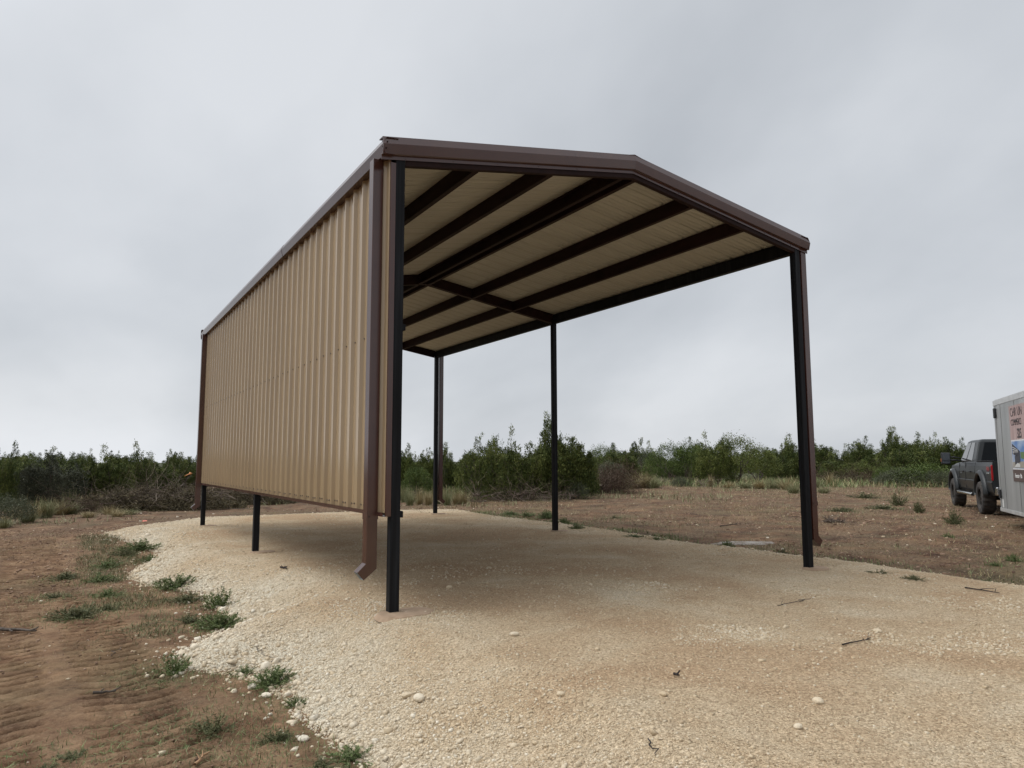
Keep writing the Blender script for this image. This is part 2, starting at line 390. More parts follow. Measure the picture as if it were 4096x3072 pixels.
def pad_mat():
    m = bpy.data.materials.new('crushed_limestone_base'); m.use_nodes = True; t = m.node_tree; n = t.nodes; l = t.links
    b = n['Principled BSDF']; b.inputs['Roughness'].default_value = .92; b.inputs['Specular IOR Level'].default_value = .15
    co = n.new('ShaderNodeTexCoord')
    def noise(sc, de, ro=.5, dist=0):
        z = n.new('ShaderNodeTexNoise'); z.inputs['Scale'].default_value = sc; z.inputs['Detail'].default_value = de; z.inputs['Roughness'].default_value = ro
        z.inputs['Distortion'].default_value = dist
        l.new(co.outputs['Object'], z.inputs['Vector']); return z.outputs[0]
    def ramp(f, els):
        r = n.new('ShaderNodeValToRGB'); l.new(f, r.inputs[0]); e = r.color_ramp.elements
        e[0].position, e[0].color = els[0][0], (*els[0][1], 1); e[1].position, e[1].color = els[-1][0], (*els[-1][1], 1)
        for p_, c_ in els[1:-1]: e.new(p_).color = (*c_, 1)
        return r.outputs[0]
    def mix(f, a, c, bt='MIX'):
        x = n.new('ShaderNodeMixRGB'); x.blend_type = bt
        if isinstance(f, float): x.inputs[0].default_value = f
        else: l.new(f, x.inputs[0])
        l.new(a, x.inputs[1]); l.new(c, x.inputs[2]); return x.outputs[0]
    # packed fines (tan) and clean pale stone, mixed in broad drifts; 'v' is 1 on the steep clean edges
    at_ = n.new('ShaderNodeAttribute'); at_.attribute_name = 'v'
    ad = n.new('ShaderNodeMath'); ad.operation = 'ADD'; l.new(noise(.55, 6, .62, .4), ad.inputs[0])
    mu = n.new('ShaderNodeMath'); mu.operation = 'MULTIPLY'; mu.inputs[1].default_value = .28; l.new(at_.outputs['Fac'], mu.inputs[0]); l.new(mu.outputs[0], ad.inputs[1])
    broad = ramp(ad.outputs[0], [(.40, (.485, .345, .215)), (.52, (.55, .42, .275)), (.66, (.61, .50, .355)), (.84, (.68, .61, .48))])
    vo = n.new('ShaderNodeTexVoronoi'); vo.inputs['Scale'].default_value = 78; l.new(co.outputs['Object'], vo.inputs['Vector'])
    vs = n.new('ShaderNodeTexVoronoi'); vs.inputs['Scale'].default_value = 150; l.new(co.outputs['Object'], vs.inputs['Vector'])
    sp_ = n.new('ShaderNodeSeparateColor'); l.new(vo.outputs['Color'], sp_.inputs[0])
    tone = ramp(sp_.outputs[0], [(0, (.66, .62, .57)), (.3, (.90, .88, .86)), (.7, (1.03, 1.03, 1.02)), (1, (1.25, 1.27, 1.28))])
    tone2 = ramp(noise(34, 8, .85), [(.34, (.62, .59, .55)), (.46, (.95, .94, .93)), (.56, (1.03, 1.03, 1.03)), (.68, (1.18, 1.18, 1.18))])
    c = mix(1.0, mix(1.0, broad, tone, 'MULTIPLY'), tone2, 'MULTIPLY')
    l.new(c, b.inputs['Base Color'])
    b1 = n.new('ShaderNodeBump'); b1.inputs['Distance'].default_value = .012; b1.invert = True; l.new(vo.outputs['Distance'], b1.inputs['Height'])
    b2 = n.new('ShaderNodeBump'); b2.inputs['Distance'].default_value = .005; b2.invert = True; l.new(vs.outputs['Distance'], b2.inputs['Height']); l.new(b1.outputs[0], b2.inputs['Normal'])
    b3 = n.new('ShaderNodeBump'); b3.inputs['Distance'].default_value = .03; l.new(noise(9, 6, .7), b3.inputs['Height']); l.new(b2.outputs[0], b3.inputs['Normal'])
    l.new(b3.outputs[0], b.inputs['Normal'])
    return m
M['pad'] = pad_mat()
xp = axis([(-3.2, 2, .028), (2, 9.2, .045)])
yp = axis([(-13, -5.2, .3), (-5.2, 4, .03), (4, 17.2, .06)])
pv, pf = grid(xp, yp, hpad)
dd = pdist(pv[:, 0], pv[:, 1]); keep = dd > -.5
fk = keep[pf].all(1); pf = pf[fk]
idx = -np.ones(len(pv), int); used = np.unique(pf); idx[used] = np.arange(len(used))
av = np.clip(1.15-dd[used]/1.1, 0, 1)*(.35+.65*sst(1.5, -.3, pv[used, 0])) + .8*fbm(pv[used, 0]/1.6, pv[used, 1]/1.6, 77, 4)
tag(np_obj('gravel_pad', pv[used], idx[pf], M['pad'], v=av, smooth=True), kind='structure')

# pale caliche puddle stain on the dirt to the right
def stain():
    P, t = at(1600, 1174)
    n = 40; r0 = []
    for i in range(n):
        a = 2*math.pi*i/n; rr = 1+.45*float(fbm(math.cos(a)*2+5, math.sin(a)*2, 13, 3))*2
        x = P.x + rr*(.62*math.cos(a)*.86 + .22*math.sin(a)*.5); y = P.y + rr*(-.62*math.cos(a)*.5 + .22*math.sin(a)*.86)
        r0.append((x, y))
    vs = []; fs = []
    for k, q in enumerate((.0, .35, .7, .9, 1.0)):
        for (x, y) in r0:
            X = P.x+(x-P.x)*q; Y = P.y+(y-P.y)*q; vs.append((X, Y, h1(X, Y)+(.022 if q < 1 else -.02)))
    for k in range(4):
        for i in range(n): fs.append((k*n+i, k*n+(i+1) % n, (k+1)*n+(i+1) % n, (k+1)*n+i))
    tag(np_obj('dirt_patch', vs, fs, mat('pale_caliche_silt', [(.35, (.17, .125, .09)), (.65, (.36, .33, .29))], .8, var=(6, 5), bump=(30, .01)), smooth=True), kind='structure')
stain()

# ------------------------------------------------------------------ stones
def stones(P, S, seed=0):
    """irregular angular stones at P (n,3) with size S (n,)"""
    r = np.random.default_rng(seed); n = len(P)
    base = np.array([(-1, -1, -1), (1, -1, -1), (1, 1, -1), (-1, 1, -1), (-1, -1, 1), (1, -1, 1), (1, 1, 1), (-1, 1, 1)], float)*.5
    V = base[None]*(1+.0*S[:, None, None]) + r.uniform(-.17, .17, (n, 8, 3))
    V[:, 4:, :2] *= r.uniform(.45, .95, (n, 1, 1)); V[:, :4, :2] *= r.uniform(.8, 1.1, (n, 1, 1))
    V *= np.stack([r.uniform(.8, 1.35, n), r.uniform(.65, 1.05, n), r.uniform(.4, .8, n)], -1)[:, None, :]
    a = r.uniform(0, 2*np.pi, n); tl = r.normal(0, .3, n)
    c, s = np.cos(tl)[:, None], np.sin(tl)[:, None]
    y, z = V[..., 1]*c - V[..., 2]*s, V[..., 1]*s + V[..., 2]*c; V = np.stack([V[..., 0], y, z], -1)
    c, s = np.cos(a)[:, None], np.sin(a)[:, None]
    x, y = V[..., 0]*c - V[..., 1]*s, V[..., 0]*s + V[..., 1]*c; V = np.stack([x, y, V[..., 2]], -1)
    V = V*S[:, None, None] + P[:, None, :]
    q = np.array([(0, 3, 2, 1), (4, 5, 6, 7), (0, 1, 5, 4), (1, 2, 6, 5), (2, 3, 7, 6), (3, 0, 4, 7)])
    F = (np.arange(n)[:, None, None]*8 + q[None]).reshape(-1, 4)
    return V.reshape(-1, 3), F
def infr(x, y, pad=.15):
    """keeps only what the camera's surroundings could show"""
    d = np.stack([x-CAM[0], y-CAM[1]], -1); z = d@FW[:2]/np.hypot(*FW[:2]); s_ = d@RT[:2]
    return (z > 1.5) & (np.abs(s_) < z*(.78+pad)+.6)
def scatter_pad(n, x0, x1, y0, y1, dens, s0, s1, seed, emb=.25):
    r = np.random.default_rng(seed)
    x = r.uniform(x0, x1, n); y = r.uniform(y0, y1, n); d = pdist(x, y)
    k = (r.uniform(0, 1, n) < dens(x, y, d)) & infr(x, y)
    x, y = x[k], y[k]; s_ = s0*(s1/s0)**(r.uniform(0, 1, k.sum())**1.8)
    z = hpad(x, y); zn = hn(x, y); z = np.maximum(z, zn)
    return np.stack([x, y, z + s_*(.5-emb)*.35], -1), s_
pts = []; szs = []
clean = lambda x, y: sst(.0, .16, fbm(x/1.1, y/1.1, 101, 4))
lf = lambda x, y, d: sst(2.0, .1, d)*sst(1.2, -.4, x)
for args in (
    (90000, -2.2, 3.2, -5.2, 1.0, lambda x, y, d: (d > -.1)*np.clip(.10+.55*clean(x, y)**2+.8*lf(x, y, d), 0, 1), .006, .022, 1),
    (60000, 2.2, 8.2, -5.2, 2.0, lambda x, y, d: (d > -.1)*np.clip(.06+.75*clean(x, y)**3, 0, 1), .007, .030, 2),
    (50000, -2.2, 8.2, 1.0, 16, lambda x, y, d: (d > -.1)*np.clip(.14+.4*clean(x, y)**2+.9*lf(x, y, d)+.5*sst(1.0, .1, d), 0, 1), .010, .034, 3),
    (26000, -2.2, .6, -5.0, 14, lambda x, y, d: (d > -.12)*sst(.85, .05, d), .013, .040, 4),
    (900, -2.2, .3, -5.0, 14, lambda x, y, d: (d > -.10)*sst(.42, .0, d), .035, .095, 5),
    (12000, -2.2, 8.3, -5.0, 16.4, lambda x, y, d: (d > -.10)*sst(.5, .0, d), .02, .06, 6),
    (2600, -2.2, 8.3, -5.0, 16.4, lambda x, y, d: (d > -.3)*.14, .02, .045, 7),
    (5200, -2.9, -.6, -4.0, 14, lambda x, y, d: (d < 0)*sst(-.7, -.0, d)**1.5, .012, .055, 8)):
    P, S = scatter_pad(*args); pts.append(P); szs.append(S)
P = np.concatenate(pts); S = np.concatenate(szs)
V, F = stones(P, S, 5)
tone = np.clip(.45 + .55*fbm(P[:, 0]/1.2, P[:, 1]/1.2, 101, 4) + .25*lf(P[:, 0], P[:, 1], pdist(P[:, 0], P[:, 1])) + rng.normal(0, .17, len(P)), 0, 1)
tag(np_obj('gravel', V, F, M['stone'], v=np.repeat(tone, 8)), 'loose pale crushed limestone lying over the pad and its banks', 'gravel', kind='stuff')
# small stones and chips thrown over the dirt
def sc_dirt(n, x0, x1, y0, y1, s0, s1, seed):
    r = np.random.default_rng(seed); x = r.uniform(x0, x1, n); y = r.uniform(y0, y1, n)
    k = (pdist(x, y) < -.15) & infr(x, y) & (vnoise(x/2.2, y/2.2, 7)+.3*r.uniform(0, 1, n) > .55)
    x, y = x[k], y[k]; s_ = s0*(s1/s0)**(r.uniform(0, 1, len(x))**3)
    return np.stack([x, y, hdirt(x, y)+s_*.06], -1), s_
A = [sc_dirt(900, -6, -.8, -4, 14, .010, .04, 1), sc_dirt(1500, 7.5, 30, -3, 30, .015, .07, 2), sc_dirt(700, -10, 12, 14, 34, .02, .08, 3)]
P = np.concatenate([a[0] for a in A]); S = np.concatenate([a[1] for a in A]); V, F = stones(P, S, 6)
tag(np_obj('scattered_stones', V, F, M['stone'], v=np.repeat(np.clip(rng.normal(.55, .3, len(P)), 0, 1), 8)), 'small pale stones scattered over the red dirt', 'stones', kind='stuff')

# clods of the same red soil
M['clod'] = foliage_ = mat('red_dirt_clod', [(0, (.11, .062, .040)), (.5, (.21, .13, .083)), (1, (.31, .21, .14))], .95, attr='v', bump=(60, .004))
A = [sc_dirt(12000, -6, -.8, -4, 6, .006, .026, 11), sc_dirt(14000, -8, 0, 6, 15, .012, .05, 12), sc_dirt(40000, 7.5, 34, -3, 30, .015, .075, 13), sc_dirt(9000, -10, 12, 14, 34, .02, .08, 14)]
P = np.concatenate([a[0] for a in A]); S = np.concatenate([a[1] for a in A]); P[:, 2] -= S*.04; V, F = stones(P, S, 16)
tag(np_obj('dirt_clods', V, F, M['clod'], v=np.repeat(np.clip(rng.normal(.5, .25, len(P)), 0, 1), 8)), 'crumbs and clods of red soil on the graded dirt', 'clods', kind='stuff')

# single stones that stand out
def rock(px, py, size, label, tone=.8, seed=0):
    P, t = at(px, py); r = np.random.default_rng(seed)
    bm = bmesh.new(); bmesh.ops.create_icosphere(bm, subdivisions=2, radius=.5)
    for v in bm.verts:
        f = 1 + .35*(float(vnoise(v.co.x*2.3+seed*3, v.co.y*2.3+v.co.z*1.7, seed))-.5) + r.uniform(-.04, .04)
        v.co = Vector((v.co.x*1.2*f, v.co.y*.85*f, v.co.z*.6*f))*size
    me = bpy.data.meshes.new('rock'); bm.to_mesh(me); bm.free()
    a = me.attributes.new('v', 'FLOAT', 'POINT'); a.data.foreach_set('value', np.full(len(me.vertices), tone, np.float32))
    me.materials.append(M['stone']); o = bpy.data.objects.new('rock', me); link(o)
    o.location = (P.x, P.y, P.z+size*.18); o.rotation_euler = (0, 0, seed*1.3)
    tag(o, label, 'rock', 'single pale rocks')
rock(1767, 1519, .07, 'largest pale rock in the drift of clean stones on the right of the pad', .6, 1)
rock(1212, 1502, .05, 'round tan stone alone in the middle of the pad foreground', .5, 2)
rock(971, 1271, .08, 'flat pale rock on the pad just right of the near corner post', .5, 3)
rock(1895, 1366, .065, 'pale rock on the gravel just beyond the dark stick', .6, 4)
rock(1723, 1573, .055, 'small pale rock on the gravel left of the bottom right corner', .7, 5)
rock(1433, 1502, .05, 'brownish stone at the foot of the foreground gravel, centre right', .3, 6)
rock(1110, 1373, .07, 'pale stone beside a grey one on the gravel below the open bay', .75, 7)
rock(545, 1487, .085, 'white rock in front of the dark weed on the left bank', .95, 8)
rock(575, 1505, .07, 'smaller white rock touching the weed on the left bank', .95, 9)
rock(655, 1600, .075, 'white rock on the dirt beside the lowest weed at the bottom edge', 1.0, 10)
rock(905, 1512, .09, 'large pale rock half buried in the bank at the lower left of the pad', .85, 11)
rock(880, 1505, .075, 'tan rock half buried just left of the large pale one in the bank', .55, 12)
rock(224, 1091, .22, 'pale boulder at the edge of the dry grass on the far left', .9, 13)

# ------------------------------------------------------------------ the open metal building
PS = .1016; W = 6.35; LB = 6.356; L2 = 12.613; SLP = .163; EH = .154; EO = .067; HT = 4.768
HB = 4.507                                              # underside of rafters at x = 0
def zb(x): return HB + SLP*min(x, W-x)
B = empty('carport', (0, 0, 0))
tag(B, 'tall open metal carport with tan side wall and black posts on the gravel pad', 'carport')
zbase = {('l', 0): 0.0, ('l', 1): -.072, ('l', 2): -.08, ('r', 0): -.045, ('r', 1): -.032, ('r', 2): -.03}
ypost = [0.0, LB, L2-PS]
for side, x0 in (('l', 0.0), ('r', W-PS)):
    for i, y0 in enumerate(ypost):
        m = MB(); m.box(x0, x0+PS, y0, y0+PS, zbase[(side, i)]-.4, 4.69)
        po = m.build('post', M['black'], B, bevel=.008, seg=2)
        # concrete collar
        z0 = zbase[(side, i)]; n = 30; cx, cy_ = x0+PS/2+(.11 if side == 'l' else .07), y0+PS/2-.07; vs = [(cx, cy_, z0+.016)]; fs = []
        rr0 = .27 if i == 0 and side == 'l' else .20
        for k_, (q, dz) in enumerate(((.55, .016), (.85, .012), (1.0, -.03))):
            for a_ in range(n):
                an = 2*math.pi*a_/n; rr = rr0*q*(1+.3*float(fbm(math.cos(an)*1.5+i*7, math.sin(an)*1.5+x0, 5, 3)))
                vs.append((cx+rr*math.cos(an)*1.15, cy_+rr*math.sin(an)*.9, z0+dz+.004*math.sin(an*3)))
        for a_ in range(n): fs.append((0, 1+a_, 1+(a_+1) % n, 1+(a_+1) % n))
        for k_ in range(2):
            for a_ in range(n): fs.append((1+k_*n+a_, 1+(k_+1)*n+a_, 1+(k_+1)*n+(a_+1) % n, 1+k_*n+(a_+1) % n))
        bm = bmesh.new(); vv = [bm.verts.new(p) for p in vs]
        for f in fs:
            bm.faces.new([vv[q] for q in dict.fromkeys(f)])
        bmesh.ops.recalc_face_normals(bm, faces=bm.faces)
        me = bpy.data.meshes.new('footing'); bm.to_mesh(me); bm.free(); me.materials.append(M['concrete'])
        link(bpy.data.objects.new('footing', me), B)

# rafters: C sections over each post line
RD = .2
def rafter(y0, y1, web_at_y0=True):
    m = MB(); th = .006
    for sx in (0, 1):
        xa, xb = (PS+.002, W/2-.0005) if sx == 0 else (W/2+.0005, W-PS-.002)
        def strip(ya, yb, dz0, dz1):
            m.hexa([(xa, ya, zb(xa)+dz0), (xb, ya, zb(xb)+dz0), (xb, yb, zb(xb)+dz0), (xa, yb, zb(xa)+dz0),
                    (xa, ya, zb(xa)+dz1), (xb, ya, zb(xb)+dz1), (xb, yb, zb(xb)+dz1), (xa, yb, zb(xa)+dz1)])
        yw = (y0, y0+th) if web_at_y0 else (y1-th, y1)
        strip(yw[0], yw[1], 0, RD)
        fa, fb = (y0+th, y1) if web_at_y0 else (y0, y1-th)
        strip(fa, fb, 0, th); strip(fa, fb, RD-th, RD)
    return m
rafter(.004, .068).build('rafter', M['primer'], B)
rafter(LB-.002, LB+.098, True).build('rafter', M['primer'], B)
rafter(L2-.07, L2-.004, False).build('rafter', M['primer'], B)
# corner blocks hiding rafter ends over posts are the eave beams; purlins
YB = [(.074, LB-.008), (LB+.102, L2-.076)]
YE = [(PS+.002, LB-.002), (LB+PS+.002, L2-PS-.002)]
def cpur(xw, xf, name='purlin', mt='primer', ys=YB, cut=0.0):
    """C purlin: web at xw, flanges to xf"""
    for ya, yb in ys:
        m = MB(); th = .006; s_ = 1 if xf > xw else -1
        xm = (xw+xf)/2; z0 = zb(xm)+.001; z1 = z0+RD-.004-cut
        m.box(min(xw, xw+s_*th), max(xw, xw+s_*th), ya, yb, z0, z1)
        a, b_ = sorted((xw+s_*th, xf)); m.box(a, b_, ya, yb, z0, z0+th); m.box(a, b_, ya, yb, z1-th, z1)
        a, b_ = sorted((xf-s_*.004, xf)); m.box(a, b_, ya, yb, z0+th, z0+.02)
        m.build(name, M[mt], B)
for xr in (1.0, 2.0, 4.28, 5.265): cpur(xr-.064, xr)
cpur(3.07, 3.006); cpur(3.275-.064, 3.275)
# ridge filler strip between the two ridge purlins
cpur(.005, .095, 'eave_beam', 'black', YE); cpur(W-.005, W-.095, 'eave_beam', 'black', YE)
for ya, yb in YE: MB().box(W-.092, W-.086, ya, yb, 4.53, 4.70).build('eave_beam_web', M['black'], B)
# corrugated panel profile: (offset along, height out)
def rprof(length, start=0.0, major=.037, minor=.005):
    P = []
    x = start-.15
    while x < length+.3:
        P += [(x, 0), (x+.022, major), (x+.052, major), (x+.074, 0)]
        for c in (.074+.062, .074+.150):
            P += [(x+c, 0), (x+c+.006, minor), (x+c+.022, minor), (x+c+.028, 0)]
        x += .3048
    Q = []
    for a, b_ in P:
        if 0 < a < length: Q.append((a, b_))
    return [(0, Q[0][1])] + Q + [(length, Q[-1][1])]
# roof sheets
rp = rprof(L2-.02, .1)
for sx in (0, 1):
    xs_ = np.linspace(-.12, W/2, 10) if sx == 0 else np.linspace(W/2, W+.12, 10)
    vs = []; fs = []; n = len(rp)
    for xx in xs_:
        for (a, hh) in rp: vs.append((xx, a+.01, HB+RD+.004+SLP*min(xx, W-xx)+hh))
    for i in range(len(xs_)-1):
        for j in range(n-1): fs.append((i*n+j, i*n+j+1, (i+1)*n+j+1, (i+1)*n+j))
    o = np_obj('roof_sheet', vs, fs, M['ceil'], parent=B)
    s_ = o.modifiers.new('s', 'SOLIDIFY'); s_.thickness = .0015
# ridge cap
m = MB()
zr = HB+RD+SLP*W/2+.04
m.loft([[(W/2-.22, y, zr-.036), (W/2-.20, y, zr+.004), (W/2, y, zr+.052), (W/2+.20, y, zr+.004), (W/2+.22, y, zr-.036), (W/2+.2, y, zr-.02), (W/2, y, zr+.044), (W/2-.2, y, zr-.02)] for y in (-.045, L2+.045)])
m.build('ridge_cap', M['brown'], B)

# wall
ZW0, ZW1, XW = .955, 4.70, -.045
wp = rprof(L2-.06, -.0404)
vs = []; fs = []; n = len(wp); rows = np.linspace(ZW0+.01, ZW1, 26)
for zz_ in rows:
    for (a, hh) in wp: vs.append((XW-hh+.0018*float(fbm(a/.5, zz_/.8, 301, 2)), a+.03, zz_))
for i in range(len(rows)-1):
    for j in range(n-1): fs.append((i*n+j, (i+1)*n+j, (i+1)*n+j+1, i*n+j+1))
m = MB()
for k_, vv in enumerate([m.bm.verts.new(p) for p in vs]): pass
m.bm.verts.ensure_lookup_table()
for f in fs: m.bm.faces.new([m.bm.verts[q] for q in f])
yy = .03-.15-.0404; k_ = 0
while yy < L2-.1:
    for zrow, offs in ((2.80, (-.020, .094)), (1.015, (-.02, .094, .20))):
        for oy in offs:
            Y = yy+oy
            if .3 < Y < L2-.1 and (oy < 0 or k_ % 3 == 0 or zrow < 2):
                m.disc((XW-.012, Y, zrow+.004*math.sin(Y*9)), .0085, 'x', 7, 1, .010, .0085)
    yy += .3048; k_ += 1
wo = m.build('wall_panel', [M['tan'], M['screw']], B)
s_ = wo.modifiers.new('s', 'SOLIDIFY'); s_.thickness = .0012; s_.offset = 0
# corner and base trims
MB().box(XW-.010, -.001, -.004, .001, ZW0-.02, 4.53).box(XW-.011, XW-.008, .0012, .020, ZW0-.02, 4.60).build('corner_trim', M['brown'], B, bevel=.001)
MB().box(XW-.034, -.001, L2-.001, L2+.004, ZW0-.02, 4.53).box(XW-.036, XW-.033, L2-.03, L2-.0012, ZW0-.02, 4.60).build('corner_trim', M['brown'], B)
m = MB()
for a, b_ in ((.002, 3.05), (3.055, 6.10), (6.105, 9.15), (9.155, L2-.002)):
    m.box(XW-.041, XW-.0385, a, b_, ZW0-.022, ZW0+.018); m.box(XW-.0385, -.002, a, b_, ZW0-.022, ZW0-.019)
m.build('base_trim', M['brown'], B)
# girts inside
for z0 in (.915, 2.80):
    MB().box(PS+.001, PS+.046, .045, L2-.05, z0, z0+.064).build('girt', M['black'], B, bevel=.003)
# wall flashing closing the eave
for s_ in (0, 1):
    x0, x1 = (XW-.036, -.001) if s_ == 0 else (W+.001, W+.03)
    MB().box(x0, x1, .01, L2-.01, 4.60, 4.70).build('eave_flashing', M['brown'], B)

# sculpted gutter / rake profile: (outward, z)
GP = [(.0, 4.772), (.132, 4.763), (.168, 4.685), (.140, 4.586), (.034, 4.596)]
def gutter(s):
    X = (lambda o: -o+.0) if s == 'l' else (lambda o: W+o)
    m = MB(); cuts = [-.060, 4.256, 8.616, L2+.060]
    for k_, (a, b_) in enumerate(zip(cuts, cuts[1:])):
        g = .003*(k_ % 2)
        outer = [(o+g, z) for o, z in GP]; inner = [(max(o-.004, 0)+g, z-(.004 if i < 2 else 0)+(.004 if i > 2 else 0)) for i, (o, z) in enumerate(GP)]
        ring = outer+inner[::-1]
        ye = b_-.004 if k_ < 2 else b_
        m.loft([[(X(o), a, z) for o, z in ring], [(X(o), ye, z) for o, z in ring]])
        m.loft([[(X(o), ye-.012, z) for o, z in [(o+.002, z) for o, z in GP]+[(o-.002, z) for o, z in GP][::-1]], [(X(o), ye-.001, z) for o, z in [(o+.002, z) for o, z in GP]+[(o-.002, z) for o, z in GP][::-1]]])
    return m.build('gutter', M['brown'], B)
gutter('l'); gutter('r')
def rake(front):
    Y = (lambda o: -o) if front else (lambda o: L2+o)
    RP = [(-.06, .004), (.040, .001), (.070, -.085), (.044, -.185), (.014, -.176), (.010, -.182), (.010, -.232), (.006, -.232), (.006, -.170), (.038, -.180), (.062, -.085), (.034, -.008), (-.06, -.006)]
    m = MB()
    def ring(x):
        zt = HT + SLP*(min(x, W-x)+EH)
        r_ = []
        for o, dz in RP: r_.append((x, Y(o), zt+dz))
        return r_
    m.loft([ring(-EH-.012), ring(W/2)]); m.loft([ring(W/2+.0005), ring(W+EH+.012)])
    for xx in np.arange(.1, W, .55):          # fixing screws along the lower flange
        z_ = HT + SLP*(min(xx, W-xx)+EH)-.212
        m.disc((xx, Y(.010)-(.006 if front else -.0), z_), .008, 'y', 7, 0, .006)
    return m.build('rake_trim', M['brown'], B)
rake(True); rake(False)
# rivets at the front corners
for X, dz in ((-EH+.03, -.06), (-EH+.02, -.13)): MB().disc((X, -.074, HT+dz), .007, 'y', 7, 0, .012).build('rivet', M['primer'], B)
for y, z in ((-.035, 4.71), (-.035, 4.66), (-.04, 4.62)): MB().disc((-.166, y, z), .007, 'x', 7, 0, .012).build('rivet', M['primer'], B)

# downspouts
def downspout(s, y0, zbot, ztop=4.60):
    X = (lambda x: x) if s == 'l' else (lambda x: W-x)
    a, b_ = sorted((X(-.190), X(-.080)))
    if s == 'r': a, b_ = sorted((X(-.150), X(-.040)))
    d = MB().box(a, b_, y0, y0+.118, zbot+.47, ztop).build('downspout', M['brown'], B, bevel=.006, seg=2)
    # collar overlap + lower length with turned outlet
    g = .004
    m = MB(); m.box(a-g, b_+g, y0-g, y0+.118+g, zbot+.47, zbot+.53); m.build('strap', M['brown'], d)
    m = MB(); m.disc((a+.02, y0-.010, zbot+.50), .007, 'y', 7, 0, .008); m.build('screw', M['primer'], d)
    if s == 'l': outer, inner, sg = a, b_, -1
    else: outer, inner, sg = b_, a, 1
    ya, yb = y0+.004, y0+.114
    # path ring quads: (outer x, z) (inner x, z)
    st = [((outer, zbot+.47), (inner, zbot+.47)), ((outer, zbot+.045), (inner, zbot-.01)), ((outer+sg*.085, zbot-.035), (outer+sg*.022, zbot-.112))]
    rings = []
    for (xo, zo), (xi, zi) in st: rings.append([(xo, ya, zo), (xo, yb, zo), (xi, yb, zi), (xi, ya, zi)])
    m = MB(); m.loft(rings, caps=False)
    o = m.build('outlet', [M['brown'], M['galv']], d)
    so_ = o.modifiers.new('s', 'SOLIDIFY'); so_.thickness = .002; so_.material_offset = 1; so_.material_offset_rim = 0; so_.offset = -1
    return d
downspout('l', .150, .43); downspout('l', 12.16, .43)
downspout('r', .005, .36); downspout('r', 12.49, .36)

# ------------------------------------------------------------------ vegetation
def leafmesh(C, Aa, ln, wd, r, tilt=1.0):
    """diamond leaves: centres C, axes Aa, lengths, widths"""
    n = len(C); Aa = Aa/np.linalg.norm(Aa, axis=1, keepdims=True)
    R_ = r.normal(size=(n, 3)); Bx = np.cross(Aa, R_); Bx /= np.linalg.norm(Bx, axis=1, keepdims=True)+1e-9
    ln = np.broadcast_to(ln, n)[:, None]; wd = np.broadcast_to(wd, n)[:, None]
    V = np.stack([C-Aa*ln/2, C+Bx*wd/2-Aa*ln*.05, C+Aa*ln/2, C-Bx*wd/2-Aa*ln*.05], 1)
    F = np.arange(n*4).reshape(n, 4)
    return V.reshape(-1, 3), F
def tubes_np(segs, nside=3):
    """segs list of (polyline (k,3), radii (k,))"""
    VV = []; FF = []; VA = []; off = 0
    for pts_, rad, val in segs:
        pts_ = np.asarray(pts_, float); k = len(pts_)
        T = np.gradient(pts_, axis=0); T /= np.linalg.norm(T, axis=1, keepdims=True)+1e-9
        ref = np.where(np.abs(T[:, 2:3]) > .9, np.array([[1., 0, 0]]), np.array([[0, 0, 1.]]))
        A_ = np.cross(T, ref); A_ /= np.linalg.norm(A_, axis=1, keepdims=True)+1e-9; B_ = np.cross(T, A_)
        an = np.arange(nside)*2*np.pi/nside
        ring = pts_[:, None] + (A_[:, None]*np.cos(an)[None, :, None] + B_[:, None]*np.sin(an)[None, :, None])*np.asarray(rad)[:, None, None]
        VV.append(ring.reshape(-1, 3)); VA.append(np.full(k*nside, val))
        i = np.arange(k-1)[:, None]*nside; j = np.arange(nside)[None]
        q = np.stack([i+j, i+(j+1) % nside, i+nside+(j+1) % nside, i+nside+j], -1).reshape(-1, 4)+off
        FF.append(q); off += k*nside
    return np.concatenate(VV), np.concatenate(FF), np.concatenate(VA)
def limb(r, p0, p1, r0, r1, k=6, wob=.08, val=.5, sag=0):
    p0 = np.array(p0, float); p1 = np.array(p1, float); t = np.linspace(0, 1, k)[:, None]
    L_ = np.linalg.norm(p1-p0)
    P_ = p0+(p1-p0)*t + r.normal(0, wob*L_*.35, (k, 3))*np.sin(t*np.pi) ; P_[:, 2:] += -sag*t*(1-t)*4
    return (P_, np.linspace(r0, r1, k), val)

